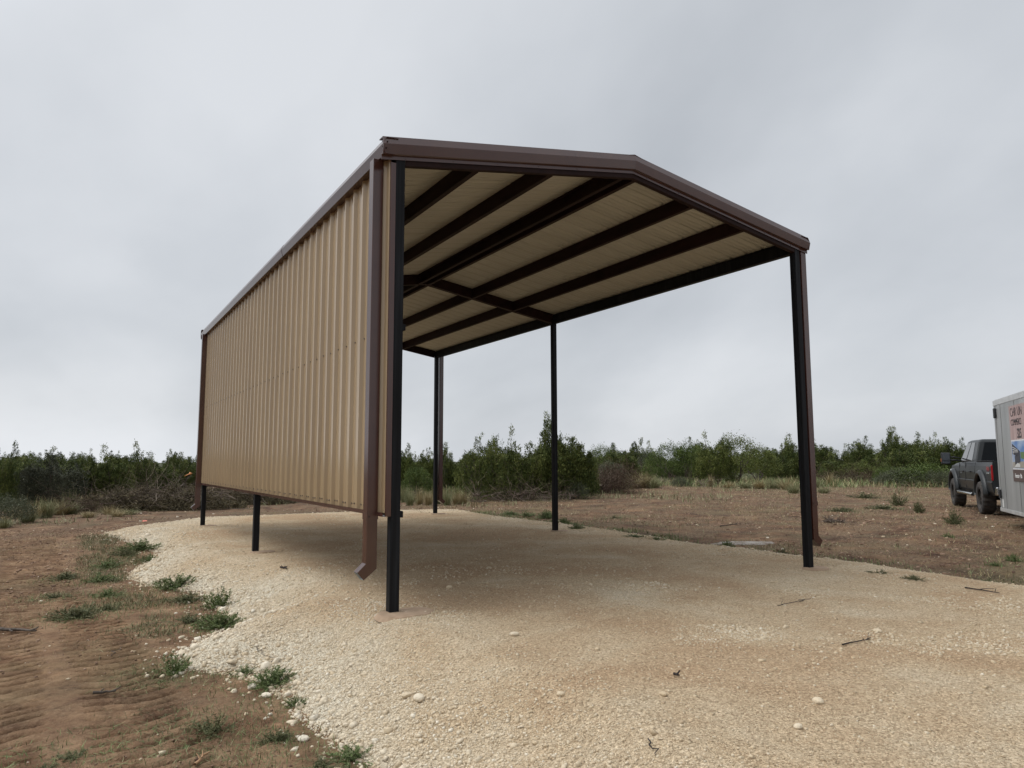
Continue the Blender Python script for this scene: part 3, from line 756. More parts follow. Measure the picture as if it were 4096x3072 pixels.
def juniper(seed, H=3.0, R=1.25, nplume=24, leaves=7600, spread=.55, lsize=1.0, skirt=.35):
    r = np.random.default_rng(seed); segs = []; Cs = []; As = []; Vs = []
    nl = r.integers(3, 6)
    for i in range(nl):
        a = r.uniform(0, 2*np.pi); rr = r.uniform(.2, .7)*R
        segs.append(limb(r, (r.normal(0, .06), r.normal(0, .06), -.1), (rr*np.cos(a), rr*np.sin(a), H*r.uniform(.45, .7)), .07, .02, 7, .12))
    per = int(leaves*.72/nplume)
    for i in range(nplume):
        a = r.uniform(0, 2*np.pi); q = np.sqrt(r.uniform(0, 1)); rr = q*R*.85
        bx, by = rr*np.cos(a), rr*np.sin(a)
        ht = H*(1-.38*q**1.5)*r.uniform(.72, .98) if i else H
        z0 = H*r.uniform(.05, .3)
        tx, ty = bx*(1+r.uniform(-.1, spread*.5))+r.normal(0, .06), by*(1+r.uniform(-.1, spread*.5))+r.normal(0, .06)
        segs.append(limb(r, (bx*.3, by*.3, z0*.6), (tx, ty, ht*.9), .03, .006, 6, .06))
        nc = max(10, int(per/13)); t = r.uniform(0, 1, nc)**.85
        rad = (r.uniform(.22, .42)*(1-t)**r.uniform(.4, .65)+.09)*(R/1.25)
        aa = r.uniform(0, 2*np.pi, nc); rq = np.sqrt(r.uniform(.15, 1, nc))*rad
        cc = np.stack([bx+(tx-bx)*t+rq*np.cos(aa), by+(ty-by)*t+rq*np.sin(aa), z0+(ht-z0)*t], -1)
        tone = np.clip(r.normal(.45, .2)+r.normal(0, .2, nc), 0, 1)
        idx_ = r.integers(0, nc, per)
        sg = (.045+.035*(1-t))[idx_][:, None]
        P_ = cc[idx_]+r.normal(0, 1, (per, 3))*sg*np.array([1, 1, 1.3])
        out_ = np.stack([np.cos(aa), np.sin(aa), np.full(nc, 1.5)], -1)[idx_]+r.normal(0, .5, (per, 3))
        Cs.append(P_); As.append(out_); Vs.append(np.clip(tone[idx_]+r.normal(0, .12, per), 0, 1))
    ns = int(leaves*.28); nc = ns//16
    th = r.uniform(0, 2*np.pi, nc); zf = r.uniform(0.04, .62, nc); rr = R*np.sqrt(1-(zf*.9)**2)*r.uniform(.55, 1.02, nc)*(.72+skirt*vnoise(th*1.2, zf*3, seed))
    cc = np.stack([rr*np.cos(th), rr*np.sin(th), zf*H], -1); idx_ = r.integers(0, nc, ns)
    P_ = cc[idx_]+r.normal(0, .085, (ns, 3)); P_[:, 2] = np.maximum(P_[:, 2], .02)
    Cs.append(P_); As.append(np.stack([np.cos(th), np.sin(th), np.full(nc, .9)], -1)[idx_]+r.normal(0, .6, (ns, 3)))
    Vs.append(np.clip(r.normal(.4, .22, nc)[idx_]+r.normal(0, .12, ns), 0, 1))
    C_ = np.concatenate(Cs); A_ = np.concatenate(As); v_ = np.concatenate(Vs); n = len(C_)
    V_, F_ = leafmesh(C_, A_, r.uniform(.06, .13, n)*lsize, r.uniform(.022, .042, n)*lsize, r)
    tv, tf, ta = tubes_np(segs, 4)
    return (V_, F_, np.repeat(v_, 4)), (tv, tf)
def roundbush(seed, H=2.4, R=1.3, leaves=7000, lsize=1.0, stems=9, holes=.35):
    r = np.random.default_rng(seed); segs = []; nc = leaves//18
    for i in range(stems):
        a = r.uniform(0, 2*np.pi); rr = r.uniform(.3, .9)*R
        segs.append(limb(r, (r.normal(0, .08), r.normal(0, .08), -.1), (rr*np.cos(a), rr*np.sin(a), H*r.uniform(.5, .85)), .045, .008, 7, .14))
    th = r.uniform(0, 2*np.pi, nc); cz = r.uniform(-.15, 1, nc); rad = r.uniform(.55, 1, nc)**.5
    sh = .8+.5*vnoise(th*1.6+9, cz*3, seed)
    xy = np.sqrt(np.maximum(0, 1-np.clip(cz, 0, 1)**2))*rad*R*sh
    zz_ = (.35+.62*cz*rad*(.8+.35*vnoise(th*2.1, cz*2, seed+3)))*H
    cc = np.stack([xy*np.cos(th), xy*np.sin(th), zz_], -1)
    idx_ = r.integers(0, nc, leaves)
    P_ = cc[idx_]+r.normal(0, .10, (leaves, 3)); P_[:, 2] = np.maximum(P_[:, 2], .03)
    A_ = np.stack([np.cos(th), np.sin(th), np.full(nc, .8)], -1)[idx_]+r.normal(0, .8, (leaves, 3))
    v_ = np.clip(r.normal(.5, .2, nc)[idx_]+r.normal(0, .14, leaves), 0, 1)
    V_, F_ = leafmesh(P_, A_, r.uniform(.05, .10, leaves)*lsize, r.uniform(.025, .05, leaves)*lsize, r)
    tv, tf, ta = tubes_np(segs, 4)
    return (V_, F_, np.repeat(v_, 4)), (tv, tf)
def twiggy(seed, H=1.8, R=1.3, nst=16, nsub=10, flat=1.0, r0=.028, roots=False):
    """leafless branching shrub / uprooted bush; returns tube list"""
    r = np.random.default_rng(seed); segs = []
    for i in range(nst):
        a = r.uniform(0, 2*np.pi); q = r.uniform(.25, 1); e_ = np.array([q*R*np.cos(a), q*R*np.sin(a), H*flat*r.uniform(.35, 1)*(1.15-q*.6)])
        s0 = limb(r, (r.normal(0, .05), r.normal(0, .05), .02), e_, r0*r.uniform(.6, 1.2), .006, 8, .16, r.uniform(.2, 1)); segs.append(s0)
        for j in range(nsub):
            k = r.integers(2, 8); b0 = s0[0][k]; dr = (e_/np.linalg.norm(e_)+r.normal(0, .55, 3)); ln_ = r.uniform(.25, .7)*R*.7
            s1 = limb(r, b0, b0+dr*ln_, .010, .003, 5, .2, r.uniform(0, 1)); s1[0][:, 2] = np.maximum(s1[0][:, 2], .01); segs.append(s1)
            for q_ in range(3):
                k2 = r.integers(1, 5); c0 = s1[0][k2]; s2 = limb(r, c0, c0+(dr+r.normal(0, .8, 3))*ln_*.4, .005, .002, 3, .2, r.uniform(0, 1)); s2[0][:, 2] = np.maximum(s2[0][:, 2], .01); segs.append(s2)
    return segs
def blades(seed, n, R, H, wid=.012, lean=.6, arch=.5, base=None):
    """grass blades: 3-segment strips"""
    r = np.random.default_rng(seed); a = r.uniform(0, 2*np.pi, n); rr = R*.35*np.sqrt(r.uniform(0, 1, n)); ln_ = H*r.uniform(.5, 1.05, n)
    le = lean*r.uniform(0, 1, n)**.7; d = np.stack([np.cos(a+r.normal(0, .5, n)), np.sin(a+r.normal(0, .5, n))], -1)
    b0 = np.stack([rr*np.cos(a), rr*np.sin(a), np.zeros(n)], -1) if base is None else base
    s_ = np.stack([-d[:, 1], d[:, 0], np.zeros(n)], -1)*wid/2
    V_ = []
    for t, wf in ((0, 1), (.45, .8), (.8, .5), (1, .08)):
        hor = le*t + arch*le*t*t; ver = np.maximum(.04, np.sqrt(np.maximum(.02, 1-le**2))*t - arch*.4*le*t*t)*(t > 0)
        c = b0 + np.concatenate([d*(hor*ln_)[:, None], (ver*ln_)[:, None]], 1)
        V_ += [c-s_*wf, c+s_*wf]
    V_ = np.stack(V_, 1); i = np.arange(n)[:, None]*8
    F_ = np.concatenate([i+np.array([[0, 1, 3, 2]]), i+np.array([[2, 3, 5, 4]]), i+np.array([[4, 5, 7, 6]])], 0)
    return V_.reshape(-1, 3), F_, np.repeat(np.clip(r.normal(.5, .25, n), 0, 1), 8)

def plant_proto(name, crown, trunk, mcrown, mtrunk=None, cname='crown', tname='trunk'):
    mc = np_mesh(cname, crown[0], crown[1], mcrown, crown[2])
    mt = np_mesh(tname, trunk[0], trunk[1], mtrunk or M['bark'], smooth=True) if trunk is not None else None
    return (name, mc, mt, cname, tname)
def place(proto, loc, sx, sz, rz, label, cat, group=None):
    name, mc, mt, cn, tn = proto
    o = empty(name, loc, rz); o.scale = (sx, sx, sz)
    link(bpy.data.objects.new(cn, mc), o)
    if mt: link(bpy.data.objects.new(tn, mt), o)
    return tag(o, label, cat, group)

JP = []
for i in range(7):
    rs = [(3.0, 1.35, 26), (3.0, 1.0, 18), (3.0, 1.6, 34), (3.0, 1.2, 22), (3.0, .85, 13), (3.0, 1.45, 28), (3.0, 1.15, 20)][i]
    c, t_ = juniper(100+i, rs[0], rs[1], rs[2], 19000 if i != 4 else 11000)
    JP.append((c, t_))
JUN = {k: [plant_proto('juniper_tree', c, t_, M[k]) for c, t_ in JP] for k in ('jun', 'jun2', 'jungrey')}
RB = [roundbush(200+i, 2.4, [1.4, 1.7, 1.2][i], 8500) for i in range(3)]
BUSH = {k: [plant_proto('leafy_shrub', c, t_, M[k], cname='foliage', tname='stems') for c, t_ in RB] for k in ('leaf', 'bluegrey', 'jun2')}
LB_ = [roundbush(230+i, 1.0, 1.1, 6000, .8, 7) for i in range(2)]
LOW = {k: [plant_proto('low_shrub', c, t_, M[k], cname='foliage', tname='stems') for c, t_ in LB_] for k in ('leaf', 'bluegrey', 'weeddry', 'jun2')}
tw = []
for i in range(3):
    v_, f_, a_ = tubes_np(twiggy(300+i, 1.9, 1.3), 3); tw.append((v_, f_, a_))
TWG = [('bare_shrub', np_mesh('branches', v_, f_, M['redtwig' if i else 'deadwood'], a_), None, 'branches', '') for i, (v_, f_, a_) in enumerate(tw)]

def stand(px, by, ty, kind, wpx, label, cat='tree', group=None, k=0, rz=None):
    P, t = at(px, by); Hh = top_of(P, t, ty)*1.06; wm = wpx*t*4096/2212/FPX*1.12
    if kind in JUN:
        pr = JUN[kind][k % 7]; R0 = [1.35, 1.0, 1.6, 1.2, .85, 1.45, 1.15][k % 7]*1.05; H0 = 3.0
    elif kind.startswith('b:'):
        pr = BUSH[kind[2:]][k % 3]; R0 = [1.4, 1.7, 1.2][k % 3]; H0 = 2.35
    elif kind.startswith('l:'):
        pr = LOW[kind[2:]][k % 2]; R0 = 1.1; H0 = .98
    elif kind == 'twig': pr = TWG[k % 3]; R0 = 1.35; H0 = 1.9
    o = place(pr, (P.x, P.y, P.z-.04), wm/2/R0, Hh/H0, rz if rz is not None else (k*1.7+px*.37) % 6.28, label, cat, group)
    return o
TG = 'junipers along the edge of the clearing'
for a in [
    # left of the building
    (-8, 1112, 957, 'jun', 70, 'dark juniper cut by the left edge of the picture, nearest of the left row', 0),
    (38, 1092, 1002, 'jungrey', 60, 'low grey-green juniper just inside the left edge of the picture', 1),
    (112, 1092, 970, 'jungrey', 130, 'broad greyish juniper with dark crooked limbs showing, on the far left', 2),
    (165, 1086, 992, 'jun', 70, 'short dark juniper right of the broad greyish one', 3),
    (198, 1084, 985, 'jun', 60, 'dark juniper left of the pair of tall spires on the left', 4),
    (241, 1082, 964, 'jun', 80, 'juniper with a single tall ragged spire above the dry grass on the left', 6),
    (291, 1078, 957, 'jun', 95, 'juniper with three thin spires, tallest on the left side', 5),
    (333, 1074, 998, 'jun2', 70, 'low yellowish juniper between the three-spired one and the brush heap', 3),
    (358, 1070, 990, 'jun', 55, 'small dark juniper directly behind the brush heap', 1),
    (386, 1066, 978, 'jun', 50, 'narrow juniper behind the raised cut branch', 4),
    (416, 1064, 970, 'jun', 70, 'juniper standing right beside the far left corner of the tan wall', 6),
    (268, 1066, 992, 'jun2', 90, 'pale green juniper showing between the left spires', 0),
    (60, 1072, 985, 'jun', 90, 'juniper behind the greyish one near the left edge', 5),
    # between the posts
    (884, 1066, 962, 'jun2', 60, 'juniper showing just right of the near corner post', 1),
    (912, 1066, 968, 'jun2', 55, 'juniper immediately left of the far right corner post', 3),
    (962, 1064, 960, 'jun', 50, 'juniper just right of the far right corner post', 4),
    (985, 1062, 980, 'jun2', 60, 'low juniper between the far corner post and the big thicket', 0),
    (1040, 1078, 936, 'jun2', 115, 'leftmost tall juniper of the big thicket behind the bay', 2),
    (1082, 1080, 930, 'jun2', 100, 'juniper with the pointed tops at the left of the big thicket', 5),
    (1130, 1080, 938, 'jun', 120, 'broad juniper in the middle of the big thicket', 0),
    (1168, 1079, 948, 'jun', 70, 'juniper just left of the middle right post', 3),
    (1192, 1078, 897, 'jun', 62, 'tallest thin juniper, its spire rising behind the middle right post', 4),
    (1226, 1077, 918, 'jun', 100, 'dense juniper right of the middle right post', 1),
    (1258, 1070, 950, 'jun', 68, 'juniper at the right end of the big thicket', 6),
    # right of the thicket
    (1320, 1034, 965, 'jun', 45, 'small juniper behind the blue-grey shrub', 3),
    (1345, 1031, 962, 'jungrey', 45, 'grey-green juniper right of the blue-grey shrub', 1),
    (1372, 1030, 950, 'jun', 42, 'juniper with a thin sharp top in the tree line right of the thicket', 4),
    (1398, 1030, 957, 'jun', 42, 'thin dark juniper beside the grey shrub in the tree line', 6),
    (1510, 1040, 947, 'jun2', 60, 'yellow-green juniper with a pointed top, left of the wide pair', 3),
    (1548, 1046, 940, 'jun2', 95, 'wide juniper standing highest in the middle of the right tree line', 5),
    (1588, 1046, 945, 'b:jun2', 110, 'wide bushy olive tree right of the highest juniper', 1),
    (1636, 1042, 968, 'b:jun2', 85, 'low rounded olive tree left of the near right post', 0),
    (1690, 1036, 944, 'jun', 70, 'dark juniper immediately left of the near right post', 6),
    (1712, 1036, 950, 'jun', 60, 'juniper behind the near right post', 3),
    (1772, 1030, 948, 'jun', 60, 'juniper just right of the near right post', 1),
    (1812, 1029, 964, 'jun', 66, 'rounded juniper behind the right brush heap', 5),
    (1857, 1028, 947, 'jun', 62, 'juniper with two leaning tops behind the right brush heap', 3),
    (1893, 1026, 964, 'jun', 52, 'smaller juniper left of the twin tall ones near the truck', 0),
    (1928, 1028, 930, 'jun', 50, 'left one of the twin tall junipers near the truck', 4),
    (1952, 1028, 929, 'jun', 54, 'right one of the twin tall junipers near the truck', 6),
    (1985, 1025, 940, 'jun', 60, 'juniper between the twin tall ones and the truck mirror', 1),
    (2018, 1024, 941, 'jun', 60, 'juniper right above the truck mirror', 5),
    (2050, 1024, 948, 'jun', 60, 'juniper behind the cab of the truck', 3),
    (2090, 1024, 952, 'jun', 60, 'juniper hidden mostly by the truck roof', 0)]:
    stand(a[0], a[1], a[2], a[3], a[4], a[5], 'tree', TG, a[6])
# bright and other shrubs
for a in [
    (900, 1080, 1006, 'b:leaf', 60, 'bright green shrub right of the near corner post above the tall grass', 0),
    (1302, 1040, 966, 'b:leaf', 75, 'bright green leafy shrub just right of the big thicket', 1),
    (1318, 1050, 998, 'b:bluegrey', 70, 'blue-grey shrub above the uprooted bush', 0),
    (1350, 1038, 1000, 'b:leaf', 70, 'low bright shrub between the blue-grey one and the grass mound', 2),
    (1402, 1037, 978, 'b:bluegrey', 55, 'grey twiggy shrub in the right tree line', 2),
    (1447, 1042, 961, 'b:leaf', 85, 'wide bright green shrub in the right tree line, left one', 1),
    (1492, 1044, 960, 'b:leaf', 80, 'wide bright green shrub in the right tree line, right one', 0),
    (1424, 1044, 1010, 'b:leaf', 30, 'small lime green shrub at the foot of the wide bright ones', 2),
    (1780, 1040, 1012, 'b:leaf', 22, 'small lime green shrub right beside the near right post', 0),
    (1850, 1036, 1000, 'b:jun2', 90, 'olive shrub behind the right brush heap', 1),
    (2000, 1050, 1006, 'l:leaf', 110, 'low yellow-green shrub left of the truck', 0),
    (1950, 1050, 1016, 'l:bluegrey', 90, 'low grey-green shrub left of the yellow-green one', 1),
    (2030, 1052, 1020, 'l:bluegrey', 60, 'low grey shrub right in front of the truck wheel', 0),
    (1915, 1046, 1010, 'l:leaf', 45, 'small green shrub at the end of the right brush heap', 1),
    (20, 1130, 1070, 'l:bluegrey', 90, 'low grey-green shrub on the left edge of the picture', 0),
    (1245, 1078, 1040, 'l:bluegrey', 45, 'pale grey-green shrub at the foot of the thicket', 1),
    (1470, 1052, 1030, 'l:bluegrey', 30, 'small dark round shrub in front of the right tree line', 1)]:
    stand(a[0], a[1], a[2], a[3], a[4], a[5], 'shrub', 'shrubs along the edge of the clearing', a[6])
# the tree line going back to the horizon
r = np.random.default_rng(77)
cnt = 0
while cnt < 190:
    z = r.uniform(34, 150)**1.0; s_ = r.uniform(-.95, 1.0)*z
    x = CAM[0]+FW[0]/cp*z+RT[0]*s_; y = CAM[1]+FW[1]/cp*z+RT[1]*s_
    u_ = s_/z
    if z < 42+max(0, u_)*34 or vnoise(x/14, y/14, 3) < .30: continue
    kind = 'jun' if r.uniform() < .6 else 'jun2'
    Hh = (1.75+.0135*z)*r.uniform(.78, 1.2)
    side_ = 'at the far left' if u_ < -.6 else 'between the left edge and the tan wall' if u_ < -.5 else 'seen under the wall' if u_ < -.24 else 'between the two nearest posts, left part' if u_ < -.1 else 'behind the big thicket' if u_ < .12 else 'right of the thicket' if u_ < .35 else 'just left of the near right post' if u_ < .52 else 'between the near right post and truck' if u_ < .66 else 'behind the truck and trailer'
    place(JUN[kind][r.integers(0, 7)], (x, y, h1(x, y)-.1), r.uniform(1.0, 1.7), Hh/3.0, r.uniform(0, 6.28),
          ('yellowish' if kind == 'jun2' else 'dark')+' far juniper in the tree line '+side_, 'tree', 'far '+('yellowish' if kind == 'jun2' else 'dark')+' junipers '+side_)
    cnt += 1

# bare shrubs, uprooted bush and dead branches
o = stand(1300, 1064, 1012, 'twig', 85, 'uprooted bush with pale splayed branches and a dark root ball, right of the thicket', 'uprooted bush', None, 0)
P, t = at(1300, 1064)
rr_ = np.random.default_rng(5); C_ = rr_.normal(0, 1, (1600, 3))*np.array([.42, .30, .10])+np.array([0, 0, .12]); 
V_, F_ = leafmesh(C_, rr_.normal(size=(1600, 3)), .14, .05, rr_)
rb = np_obj('root_ball', V_, F_, mat('dark_root_soil', (.045, .022, .018), .95)); rb.parent = o
rb.scale = (1/o.scale[0], 1/o.scale[0], 1/o.scale[2])
V_, F_, a_ = tubes_np([limb(rr_, (0, 0, .15), (math.cos(q)*1.15, math.sin(q)*.9, .3+.75*abs(math.sin(q*1.7))), .055, .02, 7, .12, 1) for q in (0.2, .9, 1.6, 2.3, 3.0, 3.7, 4.4, 5.2)], 5)
pb = np_obj('pale_branches', V_, F_, M['deadwood'], a_); pb.parent = o; pb.scale = rb.scale
def deadheap(px, py, R, H, n, seed, label, name='dead_branches', flat=.5, mat_='deadwood', stretch=(1, 1), rz=0, leaves=0):
    """a heap of dead branches lying on the ground"""
    P, t = at(px, py); r = np.random.default_rng(seed); segs = []
    for i in range(n):
        a = r.uniform(0, 2*np.pi); q = np.sqrt(r.uniform(0, 1))*.7
        c0 = np.array([q*R*np.cos(a)*stretch[0], q*R*np.sin(a)*stretch[1], 0]); prof = max(.05, (1-q*q))*H
        c0[2] = r.uniform(.1, 1)*prof
        d_ = r.normal(0, 1, 3); d_[2] = abs(d_[2])*flat; d_ /= np.linalg.norm(d_); ln_ = r.uniform(.3, 1.1)*R*.8
        rad = r.choice([.006, .010, .018, .03], p=[.5, .3, .15, .05])
        s_ = limb(r, c0-d_*ln_*.5, c0+d_*ln_*.5, rad, rad*.35, 6, .15, r.uniform(0, 1)**1.5); s_[0][:, 2] = np.maximum(s_[0][:, 2], .01); segs.append(s_)
        for j in range(4):
            b0 = s_[0][r.integers(1, 6)]; s2 = limb(r, b0, b0+(d_+r.normal(0, .7, 3))*ln_*.35, rad*.4, .002, 4, .2, r.uniform(0, 1)); s2[0][:, 2] = np.maximum(s2[0][:, 2], .01); segs.append(s2)
    V_, F_, a_ = tubes_np(segs, 3)
    root = empty(name, (P.x, P.y, P.z), rz); np_obj('branches', V_, F_, M[mat_], a_, parent=root)
    if leaves:
        nc = leaves//30; a = r.uniform(0, 2*np.pi, nc); q = np.sqrt(r.uniform(0, 1, nc))
        cc = np.stack([q*R*np.cos(a)*stretch[0], q*R*np.sin(a)*stretch[1], np.maximum(.03, (1-q*q)*H*r.uniform(.3, 1.0, nc)*(.6+.8*vnoise(a*2, q*4, seed)))], -1)
        i_ = r.integers(0, nc, leaves); C_ = cc[i_]+r.normal(0, .10, (leaves, 3)); C_[:, 2] = np.maximum(C_[:, 2], .01)
        ax = r.normal(0, 1, (nc, 3))[i_]+r.normal(0, .45, (leaves, 3)); ax[:, 2] *= .5
        V_, F_ = leafmesh(C_, ax, r.uniform(.08, .2, leaves), r.uniform(.015, .035, leaves), r)
        np_obj('dead_foliage', V_, F_, M['deadleaf'], np.repeat(np.clip(r.normal(.5, .2, nc)[i_]+r.normal(0, .15, leaves), 0, 1), 4), parent=root)
    tag(root, label, 'brush heap' if leaves else 'dead branches', None); return root
BR = math.radians(-28)
deadheap(345, 1098, 2.5, .72, 150, 1, 'big heap of cut cedar branches and brown foliage left of the far wall corner', 'brush_pile', .4, stretch=(1.15, .6), rz=BR, leaves=15000)
deadheap(255, 1102, 1.8, .42, 100, 2, 'lower grey tail of the brush heap, piled on its left', 'brush_pile', .3, stretch=(1.2, .6), rz=BR, leaves=8000)
deadheap(180, 1108, 1.2, .45, 60, 3, 'small tangle of dark dead twigs in the dry grass on the left', 'dead_branches', .5, 'redtwig', rz=BR)
deadheap(470, 1088, 2.3, .6, 120, 4, 'brush heap seen under the far end of the raised wall', 'brush_pile', .4, stretch=(1.3, .6), rz=BR, leaves=9000)
deadheap(600, 1084, 2.0, .4, 90, 5, 'low brush heap seen under the middle of the raised wall', 'brush_pile', .4, stretch=(1.4, .6), rz=BR, leaves=5000)
deadheap(1090, 1084, 2.1, .5, 60, 6, 'bleached fallen branches along the foot of the thicket, left part', 'dead_branches', .8, stretch=(1.2, .5), rz=BR)
deadheap(1165, 1083, 1.7, .45, 45, 7, 'bleached fallen branches by the middle right post', 'dead_branches', .8, stretch=(1.2, .5), rz=BR)
deadheap(1850, 1044, 3.2, .8, 130, 8, 'brown brush heap on the far side of the clearing, right of the near right post', 'brush_pile', .5, 'redtwig', stretch=(1.3, .6), rz=BR, leaves=6000)
deadheap(1440, 1048, 1.3, .5, 26, 9, 'bare forked branches in front of the bright shrubs', 'dead_branches', .9, rz=BR)
deadheap(1530, 1052, 1.2, .45, 30, 10, 'pale dead shrub lying in front of the wide junipers', 'dead_branches', .9, rz=BR)
deadheap(1800, 1128, .35, .10, 45, 11, 'little heap of wood chips and leaves right of the near right downspout', 'dead_branches', .4, rz=BR)
C_ = rr_.normal(0, 1, (9000, 3))*np.array([.75, .55, .40])+np.array([.1, .75, .60]); C_[:, 2] = np.abs(C_[:, 2])
V_, F_ = leafmesh(C_, rr_.normal(size=(9000, 3)), rr_.uniform(.08, .26, 9000), .012, rr_)
dt_ = np_obj('dry_twigs', V_, F_, M['redtwig'], np.repeat(np.clip(rr_.normal(.4, .25, 9000), 0, 1), 4)); dt_.parent = o; dt_.scale = rb.scale
# the raised cut branch with a fresh orange end
P, t = at(386, 1088)
r = np.random.default_rng(3)
b_ = empty('cut_branch', tuple(P)); b_.scale = (.85, .85, .80); tag(b_, 'dark branch sticking up out of the brush heap with a fresh orange cut end', 'branch')
V_, F_, a_ = tubes_np([limb(r, (-.35, .1, .25), (.40, -.1, 1.42), .05, .035, 6, .06, 0.0)], 6); np_obj('limb', V_, F_, M['bark'], parent=b_)
MB().tube([(.395, -.1, 1.405), (.45, -.11, 1.49)], [.045, .07], 8).tube([(.43, -.11, 1.46), (.18, -.1, 1.33)], [.035, .012], 6).build('cut_end', mat('fresh_orange_wood', (.72, .30, .11), .7), b_)

# grass clumps and spiky yuccas
GR = [blades(400+i, 420, .7, .85, .012, .8) for i in range(3)]
YU = [blades(410+i, 150, .3, .75, .028, .95, .15) for i in range(2)]
GCL = {k: [('grass_clump', np_mesh('blades', a[0], a[1], M[k], a[2]), None, 'blades', '') for a in GR] for k in ('straw', 'greygrass')}
YUC = {k: [('yucca_plant', np_mesh('spikes', a[0], a[1], M[k], a[2]), None, 'spikes', '') for a in YU] for k in ('straw', 'weeddry')}
def clump(px, by, ty, wpx, pr, R0, H0, label, cat, group=None):
    P, t = at(px, by); Hh = top_of(P, t, ty); wm = wpx*t*4096/2212/FPX
    return place(pr, (P.x, P.y, P.z-.02), wm/2/R0, Hh/H0, px*.7, label, cat, group)
gl = [(45, 1118, 1075, 50, 'straw'), (75, 1120, 1072, 60, 'straw'), (100, 1118, 1062, 60, 'greygrass'), (130, 1112, 1070, 60, 'straw'), (155, 1110, 1074, 50, 'greygrass'),
      (215, 1105, 1068, 60, 'greygrass'), (235, 1112, 1082, 50, 'straw'), (255, 1116, 1090, 50, 'straw'), (190, 1118, 1094, 50, 'straw'), (280, 1112, 1090, 45, 'greygrass'),
      (10, 1140, 1105, 50, 'greygrass'), (60, 1128, 1095, 60, 'greygrass'),
      (885, 1092, 1052, 38, 'greygrass'), (905, 1090, 1046, 38, 'straw'), (925, 1092, 1050, 38, 'straw'), (965, 1092, 1046, 38, 'greygrass'), (985, 1090, 1050, 36, 'straw'), (945, 1088, 1048, 34, 'greygrass'),
      (1000, 1088, 1054, 34, 'straw'), (875, 1085, 1040, 38, 'greygrass'),
      (1345, 1058, 1024, 45, 'greygrass'), (1368, 1055, 1018, 45, 'straw'), (1392, 1054, 1020, 45, 'straw'), (1412, 1055, 1028, 42, 'greygrass'), (1335, 1062, 1032, 36, 'straw'),
      (1640, 1056, 1030, 50, 'straw'), (1675, 1056, 1026, 50, 'greygrass'), (1700, 1058, 1028, 48, 'straw'), (1715, 1066, 1038, 46, 'greygrass'), (1610, 1055, 1036, 46, 'greygrass'),
      (1575, 1055, 1036, 44, 'straw'), (1760, 1054, 1026, 42, 'greygrass'), (1905, 1042, 1020, 46, 'straw'), (1925, 1046, 1028, 40, 'greygrass'), (1780, 1066, 1044, 44, 'greygrass')]
for i, (px, by, ty, wp_, k) in enumerate(gl):
    reg = 'left of the building' if px < 400 else ('right of the near corner post' if px < 1010 else ('right of the uprooted bush' if px < 1500 else 'by the near right post'))
    od = sum(1 for q in gl if q[4] == k and q[0] < px and ((q[0] < 400) == (px < 400)) and ((q[0] < 1010) == (px < 1010)) and ((q[0] < 1500) == (px < 1500)))
    od = ('leftmost', 'second', 'third', 'fourth', 'fifth', 'sixth', 'seventh', 'eighth')[min(od, 7)]
    clump(px, by, ty-(5 if 1300 < px < 1420 else 0), wp_*(1.7 if 1300 < px < 1420 else 1.35), GCL[k][i % 3], .95, .8, od+(' pale dry' if k == 'straw' else ' grey-green')+' grass clump counted from the left, '+reg, 'grass clump', ('dry' if k == 'straw' else 'green')+' grass clumps '+reg)
clump(150, 1100, 1048, 70, YUC['weeddry'][0], .85, .7, 'large spiky grass-like plant with long arching blades in the left grass', 'yucca')
clump(12, 1098, 1062, 36, YUC['straw'][1], .85, .7, 'pale dead spiky plant leaning at the left edge', 'yucca')
clump(1490, 1050, 1014, 26, YUC['weeddry'][1], .85, .7, 'dark upright spiky yucca in front of the bright shrubs', 'yucca')
clump(1793, 1046, 1018, 58, YUC['straw'][0], .85, .7, 'dead brown yucca splayed at the left end of the right brush heap', 'yucca')
clump(1968, 1048, 1020, 34, YUC['weeddry'][0], .85, .7, 'green yucca in front of the low shrubs left of the truck', 'yucca')
clump(1535, 1052, 1022, 40, YUC['straw'][1], .85, .7, 'pale grey yucca in front of the highest juniper on the right', 'yucca')

# weeds: branching stems with narrow leaves
def weed(seed, H=.35, R=.28, nst=46, per=26, ls=1.0):
    r = np.random.default_rng(seed); Cs = []; As = []; segs = []; Vs = []
    for i in range(nst):
        a = r.uniform(0, 2*np.pi); q = r.uniform(0, 1)**.6; e_ = np.array([q*R*np.cos(a), q*R*np.sin(a), H*(1.05-.7*q*q)*r.uniform(.55, 1.1)])
        b0 = np.array([r.normal(0, .25), r.normal(0, .25), 0])*R*.6
        s_ = limb(r, b0, e_, .0025, .0012, 5, .12); segs.append(s_)
        t = r.uniform(.15, 1, per)[:, None]; c = b0+(e_-b0)*t
        d_ = (e_-b0)/np.linalg.norm(e_-b0); A_ = d_*.8+r.normal(0, .8, (per, 3)); A_ /= np.linalg.norm(A_, axis=1, keepdims=True)
        Cs.append(c+A_*.014); As.append(A_); Vs.append(np.clip(r.normal(.5, .15)+r.normal(0, .15, per), 0, 1))
    C_ = np.concatenate(Cs); C_[:, 2] = np.maximum(C_[:, 2], .005); A_ = np.concatenate(As); n = len(C_)
    V_, F_ = leafmesh(C_, A_, r.uniform(.025, .055, n)*ls, r.uniform(.006, .012, n)*ls, r)
    tv, tf, _ = tubes_np(segs, 3)
    return (V_, F_, np.repeat(np.concatenate(Vs), 4)), (tv, tf)
WD = [weed(500+i, .34, .30, [64, 46, 82][i], 30, 1.1) for i in range(3)]
WDP = {k: [plant_proto('weed', c, t_, M[k], M[k], 'leaves', 'stems') for c, t_ in WD] for k in ('weed', 'weeddry')}
